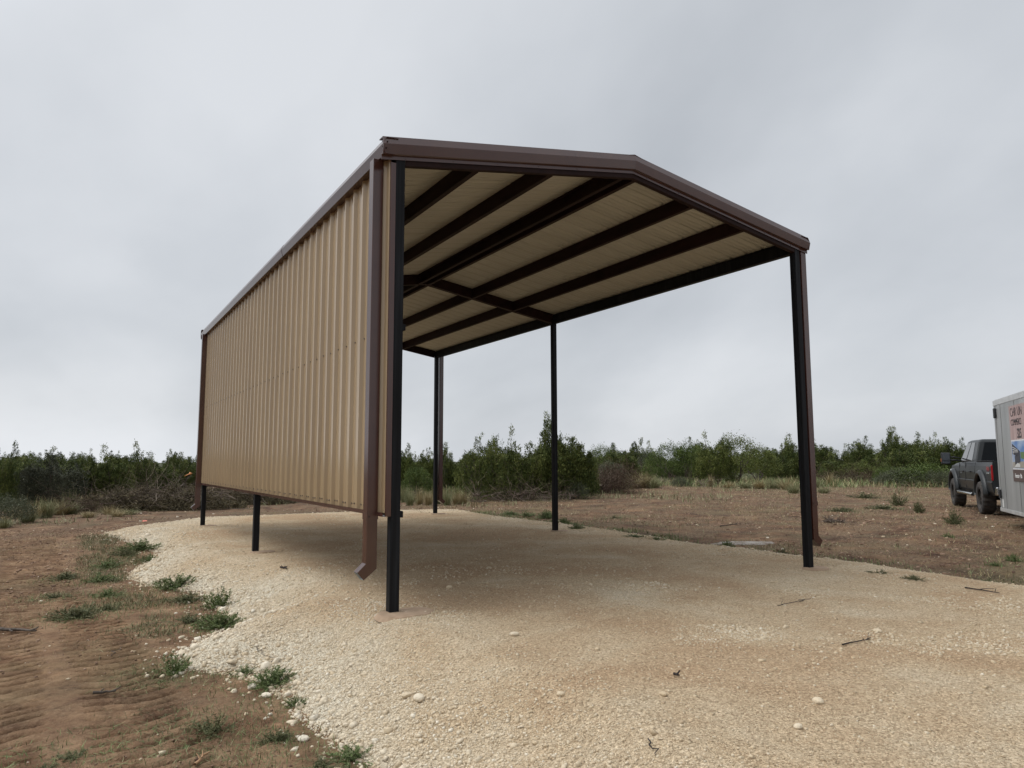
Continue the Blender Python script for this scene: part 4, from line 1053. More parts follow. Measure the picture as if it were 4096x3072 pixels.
wl = [(300, 1188, 1158, 75, 'weed', 'bushy green weed at the far left foot of the gravel bank'), (268, 1200, 1175, 50, 'weeddry', 'thin weed left of the bushy one at the foot of the bank'),
      (325, 1212, 1190, 40, 'weed', 'small green weed lying against the gravel bank'), (230, 1226, 1200, 62, 'weed', 'green weed in the middle of the left strip, upper one'),
      (215, 1256, 1228, 62, 'weed', 'dark green weed in the middle of the left strip, lower one'), (140, 1250, 1226, 60, 'weeddry', 'grey-green weed at the left end of the strip'),
      (232, 1288, 1262, 60, 'weed', 'green weed below the left strip'), (120, 1290, 1268, 55, 'weeddry', 'dull weed low on the left dirt'),
      (385, 1270, 1234, 80, 'weed', 'dark green weed where the bank bulges out'), (348, 1258, 1240, 34, 'weed', 'little weed beside the one on the bulge'),
      (472, 1310, 1262, 76, 'weed', 'tall green weed on the gravel bank, uppermost of the stacked pair'), (474, 1356, 1312, 92, 'weed', 'wide green weed on the gravel bank, lower of the stacked pair'),
      (400, 1300, 1270, 70, 'weeddry', 'sparse weed left of the stacked pair'), (415, 1345, 1315, 80, 'weeddry', 'sparse grey weed on the dirt beside the lower stacked weed'),
      (160, 1335, 1300, 90, 'weeddry', 'wide sparse grey-green weed on the left dirt'), (232, 1318, 1294, 46, 'weeddry', 'small sparse weed by the wide grey-green one'),
      (378, 1455, 1398, 78, 'weed', 'leafy weed at the tip of the gravel spit'), (592, 1478, 1430, 96, 'weed', 'dense dark weed in the notch of the gravel bank'),
      (528, 1456, 1425, 62, 'weed', 'light green weed left of the dense dark one in the notch'), (455, 1580, 1530, 90, 'weeddry', 'half dry weed on the dirt below the notch'),
      (640, 1525, 1488, 50, 'weed', 'small grassy weed at the edge of the white stones'), (765, 1640, 1590, 110, 'weed', 'leafy weed at the bottom edge where dirt meets white stones'),
      (690, 1662, 1620, 100, 'weeddry', 'half dry weed cut by the bottom edge of the picture'), (600, 1600, 1560, 70, 'weeddry', 'thin dry weed left of the bottom white stones'),
      (150, 1640, 1605, 80, 'weeddry', 'low tuft on the dirt near the bottom left corner'), (100, 1665, 1630, 60, 'weeddry', 'dry tuft cut by the bottom edge at the left'),
      (1180, 1120, 1096, 52, 'weed', 'green weed left of the middle right post behind the pad'), (1105, 1112, 1098, 60, 'weed', 'low green weeds along the back edge of the pad'),
      (1140, 1116, 1098, 50, 'weed', 'low weed between the two greener ones at the back of the pad'), (1216, 1134, 1112, 44, 'weed', 'dark weed right of the middle right post'),
      (1246, 1142, 1124, 40, 'weed', 'small weed right along the pad edge from the middle right post'), (1290, 1146, 1132, 30, 'weeddry', 'tiny dry weed along the right pad edge'),
      (1370, 1160, 1148, 60, 'weed', 'flat green weed along the right pad edge, left of the stain'), (1420, 1166, 1152, 44, 'weed', 'flat green weed right against the stones left of the stain'),
      (1330, 1120, 1108, 30, 'weeddry', 'tiny dark weed on the red dirt'), (1572, 1182, 1160, 34, 'weed', 'small weed at the pale silt stain'), (1690, 1196, 1178, 30, 'weeddry', 'twiggy weed left of the near right post'),
      (1940, 1092, 1058, 46, 'weeddry', 'grassy tuft on the dirt left of the truck, between the ruts'), (1985, 1108, 1078, 26, 'weeddry', 'upright dull green weed on the dirt left of the truck'),
      (2062, 1132, 1096, 46, 'weeddry', 'dry upright weed in front of the truck wheels'), (2048, 1160, 1146, 30, 'weed', 'dark green weed low in front of the trailer'),
      (2190, 1212, 1190, 44, 'weed', 'green weed at the right edge of the picture'), (2150, 1222, 1206, 44, 'weed', 'small weed left of the one on the right edge'),
      (1900, 1238, 1222, 60, 'weeddry', 'spread grassy weed at the pad edge on the right'), (1975, 1252, 1234, 60, 'weeddry', 'flat weed further right along the pad edge'),
      (2130, 1262, 1240, 80, 'weeddry', 'dull weed patch near the right edge by the pad'), (1865, 1076, 1060, 70, 'weeddry', 'grey-green tuft in the middle of the right clearing'),
      (1820, 1105, 1092, 60, 'weeddry', 'low dry tuft right of the near right post'), (1905, 1100, 1086, 90, 'weeddry', 'wide low green tuft in the right clearing')]
for i, (px, by, ty, wp_, k, lab) in enumerate(wl):
    fz = 1.3 if px < 1000 else 1.05
    c_ = clump(px, by, by-(by-ty)*(1.15 if px < 1000 else 1.0), wp_*fz, WDP[k][i % 3], .30, .36, lab, 'weed', 'weeds around the pad')
WPOS = np.array([tuple(at(a[0], a[1])[0])[:2] for a in wl])
def nearweed(x, y, rad=.28):
    d = np.full(np.shape(x), 9.)
    for wx, wy in WPOS: d = np.minimum(d, np.hypot(x-wx, y-wy))
    return sst(rad*2.2, rad*.5, d)
# thin ground cover of dry blades on the dirt
def cover(n, x0, x1, y0, y1, dens, H, wid, seed, m_, name, label):
    r = np.random.default_rng(seed); x = r.uniform(x0, x1, n); y = r.uniform(y0, y1, n)
    k = (r.uniform(0, 1, n) < dens(x, y)) & (pdist(x, y) < -.06) & infr(x, y)
    x, y = x[k], y[k]; b0 = np.stack([x, y, hdirt(x, y)-.004], -1)
    V_, F_, a_ = blades(seed, len(x), 1, H, wid, 1.6 if H < .2 else .9, .3, base=b0)
    return V_, F_, a_
def merged(parts, name, m_, label, cat):
    off = 0; VV = []; FF = []; AA = []
    for V_, F_, a_ in parts: VV.append(V_); FF.append(F_+off); AA.append(a_); off += len(V_)
    tag(np_obj(name, np.concatenate(VV), np.concatenate(FF), m_, np.concatenate(AA)), label, cat, kind='stuff')
patch = lambda s, lo, hi, seed: (lambda x, y: sst(lo, hi, vnoise(x/s, y/s, seed)*.6+vnoise(x/s*3, y/s*3, seed+1)*.4))
merged([cover(30000, -5.5, -.6, -4, 4, lambda x, y: patch(1.1, .5, .9, 3)(x, y)*(.15+.85*sst(-1.2, -2.2, y)), .05, .003, 1, None, '', ''),
        cover(16000, -7, 0, 4, 14, patch(1.6, .45, .8, 4), .09, .006, 2, None, '', ''),
        cover(150000, 7.4, 34, -4, 26, patch(2.2, .30, .7, 5), .08, .009, 3, None, '', ''),
        cover(16000, -12, 14, 14, 30, patch(2.4, .35, .75, 6), .14, .012, 4, None, '', '')], 'dry_grass', M['straw'], 'thin dry straw litter lying over the red dirt', 'dry grass')
bandL = lambda x, y: sst(.9, .1, np.abs(x+2.0+.0*y))*sst(1, 3, y)*.8 + sst(-1.0, -2.0, y)*sst(-3.2, -1.6, x)*.6
merged([cover(26000, -5.0, -.7, -4, 13, lambda x, y: bandL(x, y)*patch(.7, .3, .7, 8)(x, y), .09, .005, 5, None, '', ''),
        cover(60000, 8.0, 34, -4, 26, patch(1.5, .52, .8, 9), .10, .010, 6, None, '', ''),
        cover(9000, 7.7, 10, 2, 14, patch(.8, .4, .8, 10), .10, .007, 7, None, '', ''),
        cover(26000, 16, 60, 12, 50, patch(3.5, .42, .7, 12), .30, .02, 8, None, '', ''),
        cover(16000, -14, 16, 16, 34, patch(3.0, .45, .7, 13), .28, .018, 9, None, '', '')], 'grass', M['greygrass'], 'short grey-green grass growing in patches on the dirt', 'grass')

def depthu(x, y):
    z = (x-CAM[0])*FW[0]/cp+(y-CAM[1])*FW[1]/cp; return z, ((x-CAM[0])*RT[0]+(y-CAM[1])*RT[1])/z
def band(x, y):
    z, u_ = depthu(x, y); jit = 2.5*fbm(x/3, y/3, 55, 3)*2
    z0 = np.where(u_ < -.34, 25.0, np.where(u_ < -.02, 29.0, 39.0))+jit
    return sst(0, 3, z-z0)*sst(22, 10, z-z0)*(.25+.75*sst(.35, .65, vnoise(x/2.2, y/2.2, 57)))*(1-.85*((u_ > -.50) & (u_ < -.34)))
merged([cover(60000, -18, 12, 14, 50, band, .55, .022, 21, None, '', ''), cover(50000, 8, 75, 8, 60, band, .55, .03, 22, None, '', '')], 'tall_grass', M['straw'], 'tall dry grass standing in the rough edge of the clearing', 'tall grass')
merged([cover(25000, -18, 12, 14, 50, band, .5, .022, 23, None, '', ''), cover(100000, 8, 75, 8, 60, band, .55, .03, 24, None, '', '')], 'green_grass', M['weed'], 'green grass mixed into the rough edge of the clearing', 'green grass')
lowz = lambda x, y: sst(.16, .34, vnoise(x/.55, y/.55, 66)*bandL(x, y))
merged([cover(60000, -4.6, -.9, 2.2, 13, lowz, .10, .007, 25, None, '', ''), cover(26000, -3.4, -.9, -4, 2.4, lambda x, y: sst(.45, .8, vnoise(x/.5, y/.5, 67))*sst(-2.7, -1.7, x), .055, .004, 26, None, '', '')], 'ground_weeds', M['weeddry'], 'low weeds growing along the foot of the gravel bank', 'low weeds')
redge = lambda x, y: sst(1.0, .25, -pdist(x, y))*(.15+.85*sst(.35, .6, vnoise(x/.8, y/.8, 91)))*sst(-2, .5, y)
merged([cover(40000, 7.4, 9.6, -3, 13.5, redge, .10, .009, 41, None, '', ''), cover(110000, -4.6, -.8, -4, 13, lambda x, y: nearweed(x, y, .34)*np.where(y < 1.2, .75, .9), .065, .0045, 42, None, '', ''),
        cover(26000, 8, 24, -2, 12, lambda x, y: nearweed(x, y, .4)*.7, .10, .009, 43, None, '', '')], 'edge_weeds', M['weed'], 'fringe of fresh green weeds hugging the edges of the gravel pad', 'green weeds')

# sticks and twigs on the ground
def stick(p0, p1, rad, label, seed, kids=3, mt='bark', bend=.12):
    A_, _ = at(*p0); B_, _ = at(*p1); r = np.random.default_rng(seed); c = (A_+B_)/2
    s_ = limb(r, np.array(A_-c)+(0, 0, rad*1.2), np.array(B_-c)+(0, 0, rad*1.2), rad, rad*.5, 8, bend)
    s_[0][:, 2] = np.array([h1(c.x+q[0], c.y+q[1])-c.z+rad*1.1+.006 for q in s_[0]]); segs = [s_]
    d_ = s_[0][-1]-s_[0][0]
    for j in range(kids):
        b0 = s_[0][r.integers(2, 7)]; e_ = b0+(d_*.25+r.normal(0, .12, 3)*np.linalg.norm(d_)); e_[2] = b0[2]+abs(r.normal(0, .02))+.01; segs.append(limb(r, b0, e_, rad*.5, rad*.25, 4, .1))
    V_, F_, a_ = tubes_np(segs, 5)
    o = np_obj('stick', V_, F_, M[mt] if mt != 'dark' else mat('dark_stick_bark', (.03, .022, .02), .9), a_); o.location = c
    tag(o, label, 'stick', 'sticks lying about')
stick((1820, 1396), (1880, 1384), .007, 'dark thick stick lying on the gravel at the right', 1, 4, 'dark', .05)
stick((2085, 1272), (2160, 1284), .009, 'dark stick on the stones at the right pad edge', 2, 2, 'dark', .05)
stick((1680, 1310), (1752, 1295), .004, 'thin curved twig on the gravel right of centre', 3, 1, 'dark', .3)
stick((1400, 1600), (1416, 1635), .004, 'short black twig on the gravel near the bottom edge', 4, 0, 'dark', .2)
stick((1455, 1460), (1468, 1464), .010, 'small black scrap of bark on the gravel in the middle foreground', 5, 3, 'dark', .2)
stick((606, 1228), (620, 1231), .014, 'small dark clod with twigs on the pad under the wall', 6, 3, 'dark', .2)
stick((555, 1400), (600, 1430), .0035, 'thin curved twig on the gravel bank below the near post', 7, 0, 'bark', .3)
stick((0, 1364), (78, 1368), .022, 'weathered piece of wood lying on the dirt at the left edge', 8, 2, 'bark', .06)
stick((200, 1502), (250, 1498), .014, 'splintered wood scrap on the dirt at the lower left', 9, 2, 'bark', .1)
stick((420, 1658), (452, 1630), .011, 'orange-brown broken wood chunk near the bottom edge', 10, 2, 'freshwood', .25)
stick((240, 1418), (265, 1398), .004, 'thin twig standing off the cleat tracks', 11, 0, 'bark', .2)
stick((300, 1352), (380, 1344), .004, 'thin pale stem lying across the left dirt', 12, 0, 'deadwood', .1)
stick((430, 1075+25), (560, 1088+12), .016, 'long dark branch on the dirt behind the far left post', 13, 2, 'bark', .06)
stick((180, 1118), (255, 1107), .010, 'long thin branch lying before the brush heap on the left', 14, 1, 'bark', .05)
stick((1555, 1138), (1600, 1133), .012, 'dark stick on the red dirt above the pale stain', 15, 2, 'dark', .1)
stick((1430, 1012+20), (1462, 1014+20), .02, 'pale stick at the foot of the right tree line', 16, 0, 'deadwood', .1)
# bit of pink marking tape
P, t = at(312, 1127+1)
m = MB(); m.loft([[(-.06, -.02, .01), (.06, -.01, .03), (.06, .0, .032), (-.06, -.01, .012)], [(-.04, .03, .05), (.07, .04, .04), (.07, .041, .045), (-.04, .031, .054)]])
o = m.build('marking_tape', mat('pink_marking_tape', (.75, .22, .16), .6), None, loc=tuple(P)); tag(o, 'scrap of pink marking tape at the back left edge of the gravel pad', 'tape')

# ------------------------------------------------------------------ pickup truck
HD = math.atan2(.6, .8)
wc, _t = Vector((18.5, 3.75, 0)), 0
nrm = Vector((-.6, .8, 0))
TR = empty('pickup_truck', (wc.x-nrm.x*1.02, wc.y-nrm.y*1.02, h1(18.5, 3.75)+.0), HD)
tag(TR, 'dark grey crew cab pickup truck hitched in front of the silver trailer', 'truck')
M['paint'] = mat('dark_grey_car_paint', [(.3, (.016, .0175, .018)), (.7, (.020, .022, .023))], .40, .0, .35, var=(3, 3)); M['paint'].node_tree.nodes['Principled BSDF'].inputs['Coat Weight'].default_value = .06
M['glass'] = mat('dark_tinted_glass', (.012, .014, .016), .06, 0, .8)
M['rearglass'] = mat('black_rear_glass', (.004, .005, .006), .15, 0, .15)
M['rubber'] = mat('dusty_tyre_rubber', [(.35, (.020, .018, .017)), (.65, (.060, .050, .043))], .85, var=(9, 4))
M['blackpl'] = mat('black_plastic', (.018, .018, .019), .55)
M['chrome'] = mat('chrome_steel', (.6, .6, .6), .18, 1.0)
M['redlens'] = mat('red_lens', (.30, .008, .012), .2)
M['amber'] = mat('amber_lens', (.6, .16, .02), .3)
M['rim'] = mat('black_wheel_rim', (.012, .012, .013), .35, .5)
R_T = .445
def sect(x, yo=0.0, zr=.54, zt=1.43, taper=1.0):
    """closed body section ring at x"""
    h = [(zr, .90), (zr+.10, .965), (.84, 1.0), (.885, 1.005), (.905, .975), (1.12, .985), (1.30, .965), (zt-.03, .945), (zt, .92)]
    h = [(min(z, zt), (y+yo)*taper) for z, y in h]
    return [(x, y, z) for z, y in h]+[(x, -y, z) for z, y in reversed(h)]
def wheelcut(o, xs_):
    for xx in xs_:
        bm = bmesh.new(); bmesh.ops.create_cone(bm, cap_ends=True, segments=40, radius1=.54, radius2=.54, depth=3)
        bmesh.ops.rotate(bm, verts=bm.verts, matrix=Matrix.Rotation(math.pi/2, 3, 'X')); bmesh.ops.translate(bm, verts=bm.verts, vec=(xx, 0, R_T+.10))
        me = bpy.data.meshes.new('c'); bm.to_mesh(me); bm.free(); c = bpy.data.objects.new('c', me); COL.objects.link(c); c.parent = TR
        md = o.modifiers.new('b', 'BOOLEAN'); md.object = c; md.solver = 'EXACT'
        dg = bpy.context.evaluated_depsgraph_get(); nm = bpy.data.meshes.new_from_object(o.evaluated_get(dg))
        o.modifiers.clear(); o.data = nm; bpy.data.objects.remove(c)
m = MB(); m.loft([sect(x) for x in (-1.24, -1.2, -.6, 0, .5, .80)]); bed = m.build('bed', M['paint'], TR); wheelcut(bed, [0.0])
m = MB(); m.loft([sect(.84, 0, .54, 1.43), sect(2.0, 0, .54, 1.42), sect(3.1, 0, .54, 1.40)]); cab = m.build('cab', M['paint'], TR)
m = MB(); m.loft([sect(3.105, 0, .54, 1.40), sect(3.97, 0, .56, 1.36, .99), sect(4.75, 0, .60, 1.28, .95), sect(4.9, 0, .62, 1.20, .90)]); hood = m.build('front_body', M['paint'], TR); wheelcut(hood, [3.97])
# greenhouse
gb = [(.88, .93), (3.15, .93)]; 
def gh(u, v_, s):
    """point on greenhouse: u 0 rear..1 front along, v 0 bottom..1 top, s side +-1"""
    xb = .88+(3.20-.88)*u; xt = 1.06+(2.55-1.06)*u
    return Vector((xb+(xt-xb)*v_, s*(.935+(.775-.935)*v_), 1.41+(2.06-1.41)*v_))
m = MB(); lv = (0, .35, .7, .92, 1.0); rings = []
for v_ in lv:
    k = .0 if v_ < 1 else .05
    q = [gh(0, v_, 1), gh(1, v_, 1), gh(1, v_, -1), gh(0, v_, -1)]
    if v_ == 1.0: q = [q[0]+Vector((.05, -.07, 0)), q[1]+Vector((-.08, -.07, 0)), q[2]+Vector((-.08, .07, 0)), q[3]+Vector((.05, .07, 0))]
    rings.append(q)
m.loft(rings); m.build('cab_roof', M['paint'], TR, bevel=.035, seg=3)
def pane(pts, off, name, parent=TR, mt='glass'):
    m = MB(); n = (Vector(pts[1])-Vector(pts[0])).cross(Vector(pts[3])-Vector(pts[0])).normalized()*off
    a = [Vector(p)+n for p in pts]; b_ = [Vector(p)-n*.5 for p in pts]; m.loft([b_, a]); return m.build(name, M[mt], parent, bevel=.004)
for s in (1, -1):
    o_ = .007*s*-1
    pane([gh(.60, .06, s), gh(.93, .06, s), gh(.945, .86, s), gh(.60, .88, s)], o_*-1 if s < 0 else .007*-1, 'side_window')
    pane([gh(.20, .06, s), gh(.55, .06, s), gh(.55, .88, s), gh(.26, .86, s)], o_*-1 if s < 0 else .007*-1, 'side_window')
def rw(yf, v_): p_ = gh(0, v_, 1); return Vector((p_.x, p_.y*yf, p_.z))
pane([rw(.86, .03), rw(-.86, .03), rw(-.82, .86), rw(.82, .86)], .012, 'rear_window', TR, 'rearglass')
def fwp(yf, v_): p_ = gh(1, v_, 1); return Vector((p_.x, p_.y*yf, p_.z))
pane([fwp(.9, .05), fwp(-.9, .05), fwp(-.86, .88), fwp(.86, .88)], -.008, 'windscreen')
# bed rail caps, bumper, tail lamps, seams
MB().box(-1.24, .80, .90, .955, 1.432, 1.445).box(-1.24, .80, -.955, -.90, 1.432, 1.445).build('rail_cap', M['blackpl'], TR, bevel=.004)
MB().box(-1.46, -1.27, -.95, .95, .56, .78).build('rear_bumper', M['chrome'], TR, bevel=.03, seg=2)
for s in (1, -1):
    a, b_ = sorted((s*.945, s*.992)); MB().box(-1.262, -1.20, a, b_, .93, 1.34).build('tail_lamp', M['redlens'], TR, bevel=.02, seg=2)
    a, b_ = sorted((s*.70, s*.95)); MB().box(4.78, 4.93, a, b_, .95, 1.18).build('headlight', M['galv'], TR, bevel=.03, seg=2)
def groove(x, z0, z1, s, nm='door_seam', lean=0.0):
    m = MB(); 
    for k, (za, zb_, y) in enumerate(((z0, .84, .988), (.84, .905, 1.008), (.905, 1.15, .988), (1.15, z1, .975))):
        ya, yb = sorted((s*(y-.012), s*(y+.0015))); m.box(x-.007, x+.007, ya, yb, za, zb_)
    m.build(nm, M['blackpl'], TR)
for s in (1, -1):
    groove(2.14, .60, 1.40, s); groove(3.10, .60, 1.38, s)
    for hx in (1.30, 2.36):
        a, b_ = sorted((s*.975, s*1.022)); MB().box(hx, hx+.22, a, b_, 1.12, 1.155).build('door_handle', M['blackpl'], TR, bevel=.01, seg=2)
    # fender flares
    for xx in (0.0, 3.97):
        m = MB(); rings = []
        for k in range(21):
            a = math.pi*(-.10+1.20*k/20); c_, s_n = math.cos(a), math.sin(a)
            ri, rm, ro = .545, .60, .67
            zc = R_T+.10
            def pz(rr): return max(.50, zc+rr*s_n*.98)
            rings.append([(xx+ri*c_, s*.93, pz(ri)), (xx+ri*c_, s*1.075, pz(ri)), (xx+rm*c_, s*1.085, pz(rm)), (xx+ro*c_, s*1.02, pz(ro)), (xx+ro*c_*1.01, s*.955, pz(ro))])
        m.loft(rings, smooth=True); m.build('fender_flare', M['paint'], TR)
    # step bar
    yb = s*1.06
    m = MB(); m.tube([(.86, yb, .50), (.95, yb, .50), (3.0, yb, .50), (3.12, yb-s*.04, .50)], .048, 10); st = m.build('step_bar', M['chrome'], TR)
    m = MB()
    for xx in (1.1, 2.0, 2.85): a, b_ = sorted((s*.80, yb)); m.box(xx-.03, xx+.03, a, b_, .51, .56)
    m.build('bracket', M['blackpl'], st)
    # tow mirror
    m = MB(); m.tube([(2.95, s*.93, 1.44), (2.98, s*1.12, 1.47), (2.98, s*1.26, 1.47)], .03, 6).tube([(2.95, s*.93, 1.52), (2.98, s*1.12, 1.56), (2.98, s*1.26, 1.56)], .022, 6)
    mi = m.build('wing_mirror', M['blackpl'], TR)
    a, b_ = sorted((s*1.22, s*1.47)); MB().box(2.93, 3.06, a, b_, 1.34, 1.70).build('mirror_housing', M['blackpl'], mi, bevel=.03, seg=2)
    a, b_ = sorted((s*1.245, s*1.445)); m = MB(); m.box(2.922, 2.929, a, b_, 1.475, 1.675); m.box(2.922, 2.929, a, b_, 1.365, 1.455); m.build('mirror_glass', mat('mirror_glass', (.35, .38, .42), .08, 1.0), mi)
    a, b_ = sorted((s*1.465, s*1.476)); MB().box(2.98, 3.03, a, b_, 1.42, 1.52).build('marker_lamp', M['amber'], mi)
MB().box(-1.2, 4.5, -.5, .5, .50, .62).build('chassis', M['blackpl'], TR)
MB().box(.86, 3.3, -.86, .86, .56, .60).build('underbody', M['blackpl'], TR)
# wheels
def wheel(xx, s):
    pr_ = [(.23, .0), (.25, .145), (.30, .165), (.40, .160), (.432, .140), (.445, .11)]
    ring = [(r_, y) for r_, y in pr_]+[(r_, -y) for r_, y in reversed(pr_)]
    n = 44; rings = []
    for k in range(n):
        a = 2*math.pi*k/n; g = 1.0 if k % 2 else .972
        rings.append([(math.cos(a)*r_*(g if r_ > .41 else 1), y, math.sin(a)*r_*(g if r_ > .41 else 1)) for r_, y in ring])
    rings.append(rings[0])
    m = MB(); m.loft(rings, caps=False); wh = empty('wheel', (xx, s*.905, R_T)); wh.parent = TR
    m.build('tyre', M['rubber'], wh)
    m = MB(); m.disc((0, -.10, 0), .235, 'y', 28, 0, .02)
    for k in range(8):
        a = 2*math.pi*k/8; c_, s_n = math.cos(a), math.sin(a)
        q = [(.05, -.03), (.225, -.022), (.225, .022), (.05, .03)]
        r0_ = [(c_*u-s_n*v_, s*.06, s_n*u+c_*v_) for u, v_ in q]; r1_ = [(c_*u-s_n*v_, s*.115, s_n*u+c_*v_) for u, v_ in q]; m.loft([r0_, r1_])
    m.disc((0, s*.05, 0), .07, 'y', 16, 0, s*.085, .055)
    m.build('rim', M['rim'], wh)
for xx in (0, 3.97):
    for s in (1, -1): wheel(xx, s)
# axle and four-by-four decal
MB().tube([(0, -.85, R_T), (0, .85, R_T)], .06, 10).disc((0, 0, R_T), .16, 'y', 16, 0, .2).build('rear_axle', M['blackpl'], TR)
def text(s, size, mt, parent, M4, name='lettering', sx=1.0, ext=.002, bold=0.0):
    cu = bpy.data.curves.new('t', 'FONT'); cu.body = s; cu.size = size; cu.extrude = ext; cu.offset = bold; cu.align_x = 'LEFT'
    to = bpy.data.objects.new('t', cu); COL.objects.link(to)
    me = bpy.data.meshes.new_from_object(to.evaluated_get(bpy.context.evaluated_depsgraph_get())); bpy.data.objects.remove(to)
    me.materials.clear(); me.materials.append(mt); me.transform(Matrix.Diagonal((sx, 1, 1, 1))); me.transform(M4)
    o = bpy.data.objects.new(name, me); link(o, parent); return o
# text frame on left side of vehicle: reading direction = towards the rear (seen from the left side front is left)
def sideM(x, y, z): return Matrix(((-1, 0, 0, x), (0, 0, 1, y), (0, 1, 0, z), (0, 0, 0, 1)))
text('FX4', .17, mat('red_decal', (.32, .05, .05), .5), TR, sideM(-.70, .990, 1.17), 'decal', 1.15, .002, .004)
text('OFF ROAD', .05, M['galv'], TR, sideM(-.70, .990, 1.10), 'decal', 1.2)
MB().disc((2.86, .992, 1.06), .045, 'y', 20, 0, .006).build('badge', M['chrome'], TR)

# ------------------------------------------------------------------ enclosed trailer
TO = Vector((15.81, 2.0, 0)); zg = .0
TL = empty('cargo_trailer', (TO.x, TO.y, zg), HD)
tag(TL, 'silver enclosed cargo trailer with an advertising banner on its side, cut by the right edge', 'trailer')
def alu():
    return mat('weathered_aluminium_skin', [(.3, (.26, .265, .26)), (.5, (.33, .335, .33)), (.7, (.39, .395, .39))], .45, .35, var=(2.2, 6, (1, 1, .25)), bump=(1.6, .006))
M['alu'] = alu(); M['alutrim'] = mat('aluminium_trim', [(.3, (.42, .42, .41)), (.7, (.55, .55, .54))], .4, .3, var=(5, 4))
TLn, TW, Z0, Z1 = 6.6, 2.5, .33, 2.84      # x forward is 0 at the front wall; body extends to -TLn; left side y = 0, right y = -TW
MB().box(-TLn, .02, -TW, -.001, Z0, Z1).build('body', M['alu'], TL, bevel=.02, seg=2)
m = MB()
m.box(-TLn, .03, -.004, .006, Z1-.10, Z1+.02); m.box(-TLn, .03, -.004, .006, Z0-.03, Z0+.05); m.box(.0215, .032, -TW, -.006, Z1-.10, Z1+.02); m.box(.0215, .032, -TW, -.006, Z0-.03, Z0+.05)
m.build('rail_trim', M['alutrim'], TL, bevel=.003)
gs = mat('grimy_seam', (.09, .09, .085), .8)
for xx in (-.16, -.62, -1.83, -3.05, -4.27, -5.49): MB().box(xx-.005, xx+.005, .0, .0035, Z0+.055, Z1-.11).build('panel_seam', gs, TL)
MB().box(-TLn+.02, .0, -TW+.02, -.02, Z1+.0225, Z1+.035).build('roof', M['alutrim'], TL)
MB().box(-.24, -.13, .004, .05, 2.44, 2.68).build('marker_light', M['blackpl'], TL, bevel=.02, seg=2)
MB().box(-.19, -.10, .004, .045, .60, .80).build('lower_marker', M['blackpl'], TL, bevel=.01)
MB().box(-.36, -.22, .0036, .006, .40, .58).build('sticker', mat('white_sticker', (.6, .6, .58), .6), TL)
# jack, tongue, wheels behind the frame edge
m = MB(); m.tube([(0, -.4, .42), (1.5, -TW/2, .45)], .05, 6).tube([(0, -TW+.4, .42), (1.5, -TW/2, .45)], .05, 6).tube([(1.1, -TW/2, .12), (1.1, -TW/2, .95)], .035, 8); m.build('tongue', M['blackpl'], TL)
for xx in (-4.3, -5.15):
    for yy_ in (-.13, -TW+.13):
        m = MB(); m.disc((xx, yy_-.11, .35), .35, 'y', 28, 0, .22); wh = m.build('wheel', M['rubber'], TL, bevel=.03, seg=2)
        MB().disc((xx, yy_+(.112 if yy_ > -1 else -.122), .35), .18, 'y', 20, 0, .01).build('rim', M['galv'], wh)
m = MB(); m.box(-5.7, -3.75, .0065, .28, .74, .78); m.box(-3.75, -3.72, .0065, .28, .45, .78); m.box(-5.73, -5.7, .0065, .28, .45, .78); m.build('mudguard', M['alutrim'], TL)
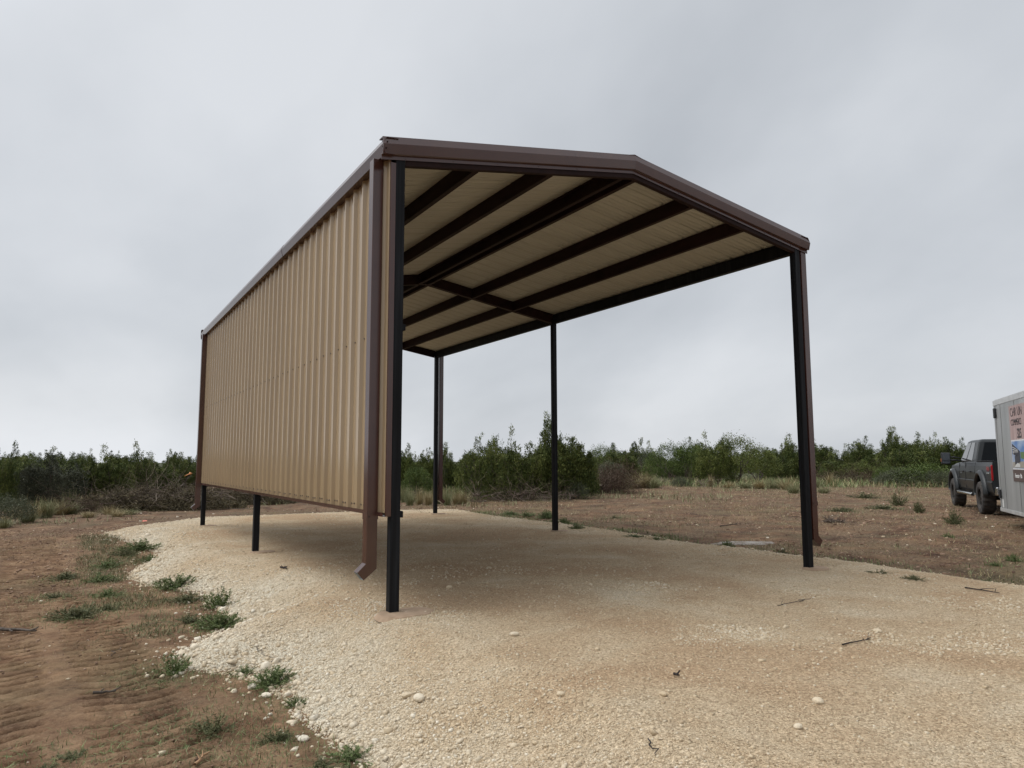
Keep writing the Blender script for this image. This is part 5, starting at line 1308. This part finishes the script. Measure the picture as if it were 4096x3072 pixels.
# banner: x from -1.41 rearward, z .50..2.63
bx0, bx1 = -1.40, -5.2
bn = MB().box(bx1, bx0, .004, .010, 1.02, 2.63).build('banner', mat('pinkish_wood_print', [(.3, (.30, .20, .185)), (.55, (.42, .30, .28)), (.75, (.52, .43, .41))], .6, var=(3, 5, (6, 1, .6))), TL)
MB().box(bx1, bx0-.0, .0105, .0125, 1.022, 1.27).build('brown_band', mat('brown_print', (.085, .055, .045), .6), bn)
MB().box(bx1, bx0-.02, .0105, .0125, 1.272, 1.90).build('photo_border', mat('white_print', (.62, .62, .62), .6), bn)
MB().box(bx1+.03, bx0-.05, .013, .0145, 1.30, 1.87).build('photo_sky', mat('blue_print', [(.4, (.10, .20, .42)), (.65, (.42, .50, .60))], .6, var=(2, 4)), bn)
def flat(pts, y, name, mt):
    pts = [(x, 1.31+(z-1.22)*.86) for x, z in pts]; m = MB(); m.loft([[(x, y, z) for x, z in pts], [(x, y+.0015, z) for x, z in pts]]); return m.build(name, mt, bn)
pd = mat('dark_print', (.035, .035, .045), .6); pw = mat('pale_print', (.55, .55, .53), .6); pg = mat('ground_print', (.30, .27, .22), .6); pgn = mat('green_print', (.10, .17, .06), .6)
flat([(-1.46, 1.22), (-3.4, 1.22), (-3.4, 1.40), (-1.46, 1.36)], .0150, 'printed_ground', pg)
flat([(-2.12, 1.45), (-3.2, 1.36), (-3.2, 1.62), (-2.12, 1.60)], .0150, 'printed_trees', pgn)
flat([(-1.50, 1.82), (-1.50, 1.56), (-1.82, 1.50), (-2.1, 1.62)], .0170, 'printed_roof', pd)
for k in range(3):
    z_ = 1.60+.06*k; flat([(-1.53, z_), (-1.53, z_+.022), (-1.95, 1.60+.022*k+.01), (-1.95, 1.60+.022*k)], .0190, 'printed_rafter', pw)
flat([(-1.66, 1.30), (-1.66, 1.50), (-2.08, 1.60), (-2.08, 1.36)], .0170, 'printed_wall', pd)
flat([(-1.56, 1.22), (-1.56, 1.60), (-1.58, 1.60), (-1.58, 1.22)], .0190, 'printed_post', pw)
flat([(-1.60, 1.235), (-1.85, 1.34), (-2.05, 1.30), (-2.05, 1.235)], .0190, 'printed_slab', pw)
ink = mat('charcoal_ink', (.035, .03, .032), .6); wink = mat('white_ink', (.68, .68, .66), .6)
text('CHR UN', .27, ink, bn, sideM(-1.50, .0125, 2.40), 'lettering', .92, .002, -.004)
text('COMMERCI', .20, ink, bn, sideM(-1.52, .0125, 2.205), 'lettering', .80, .002, -.002)
text('325', .28, ink, bn, sideM(-1.96, .0125, 1.935), 'lettering', .80, .002, .004)
text('Fences \u2022 Ba', .125, wink, bn, sideM(-1.55, .0135, 1.10), 'lettering', .95, .002, .002)
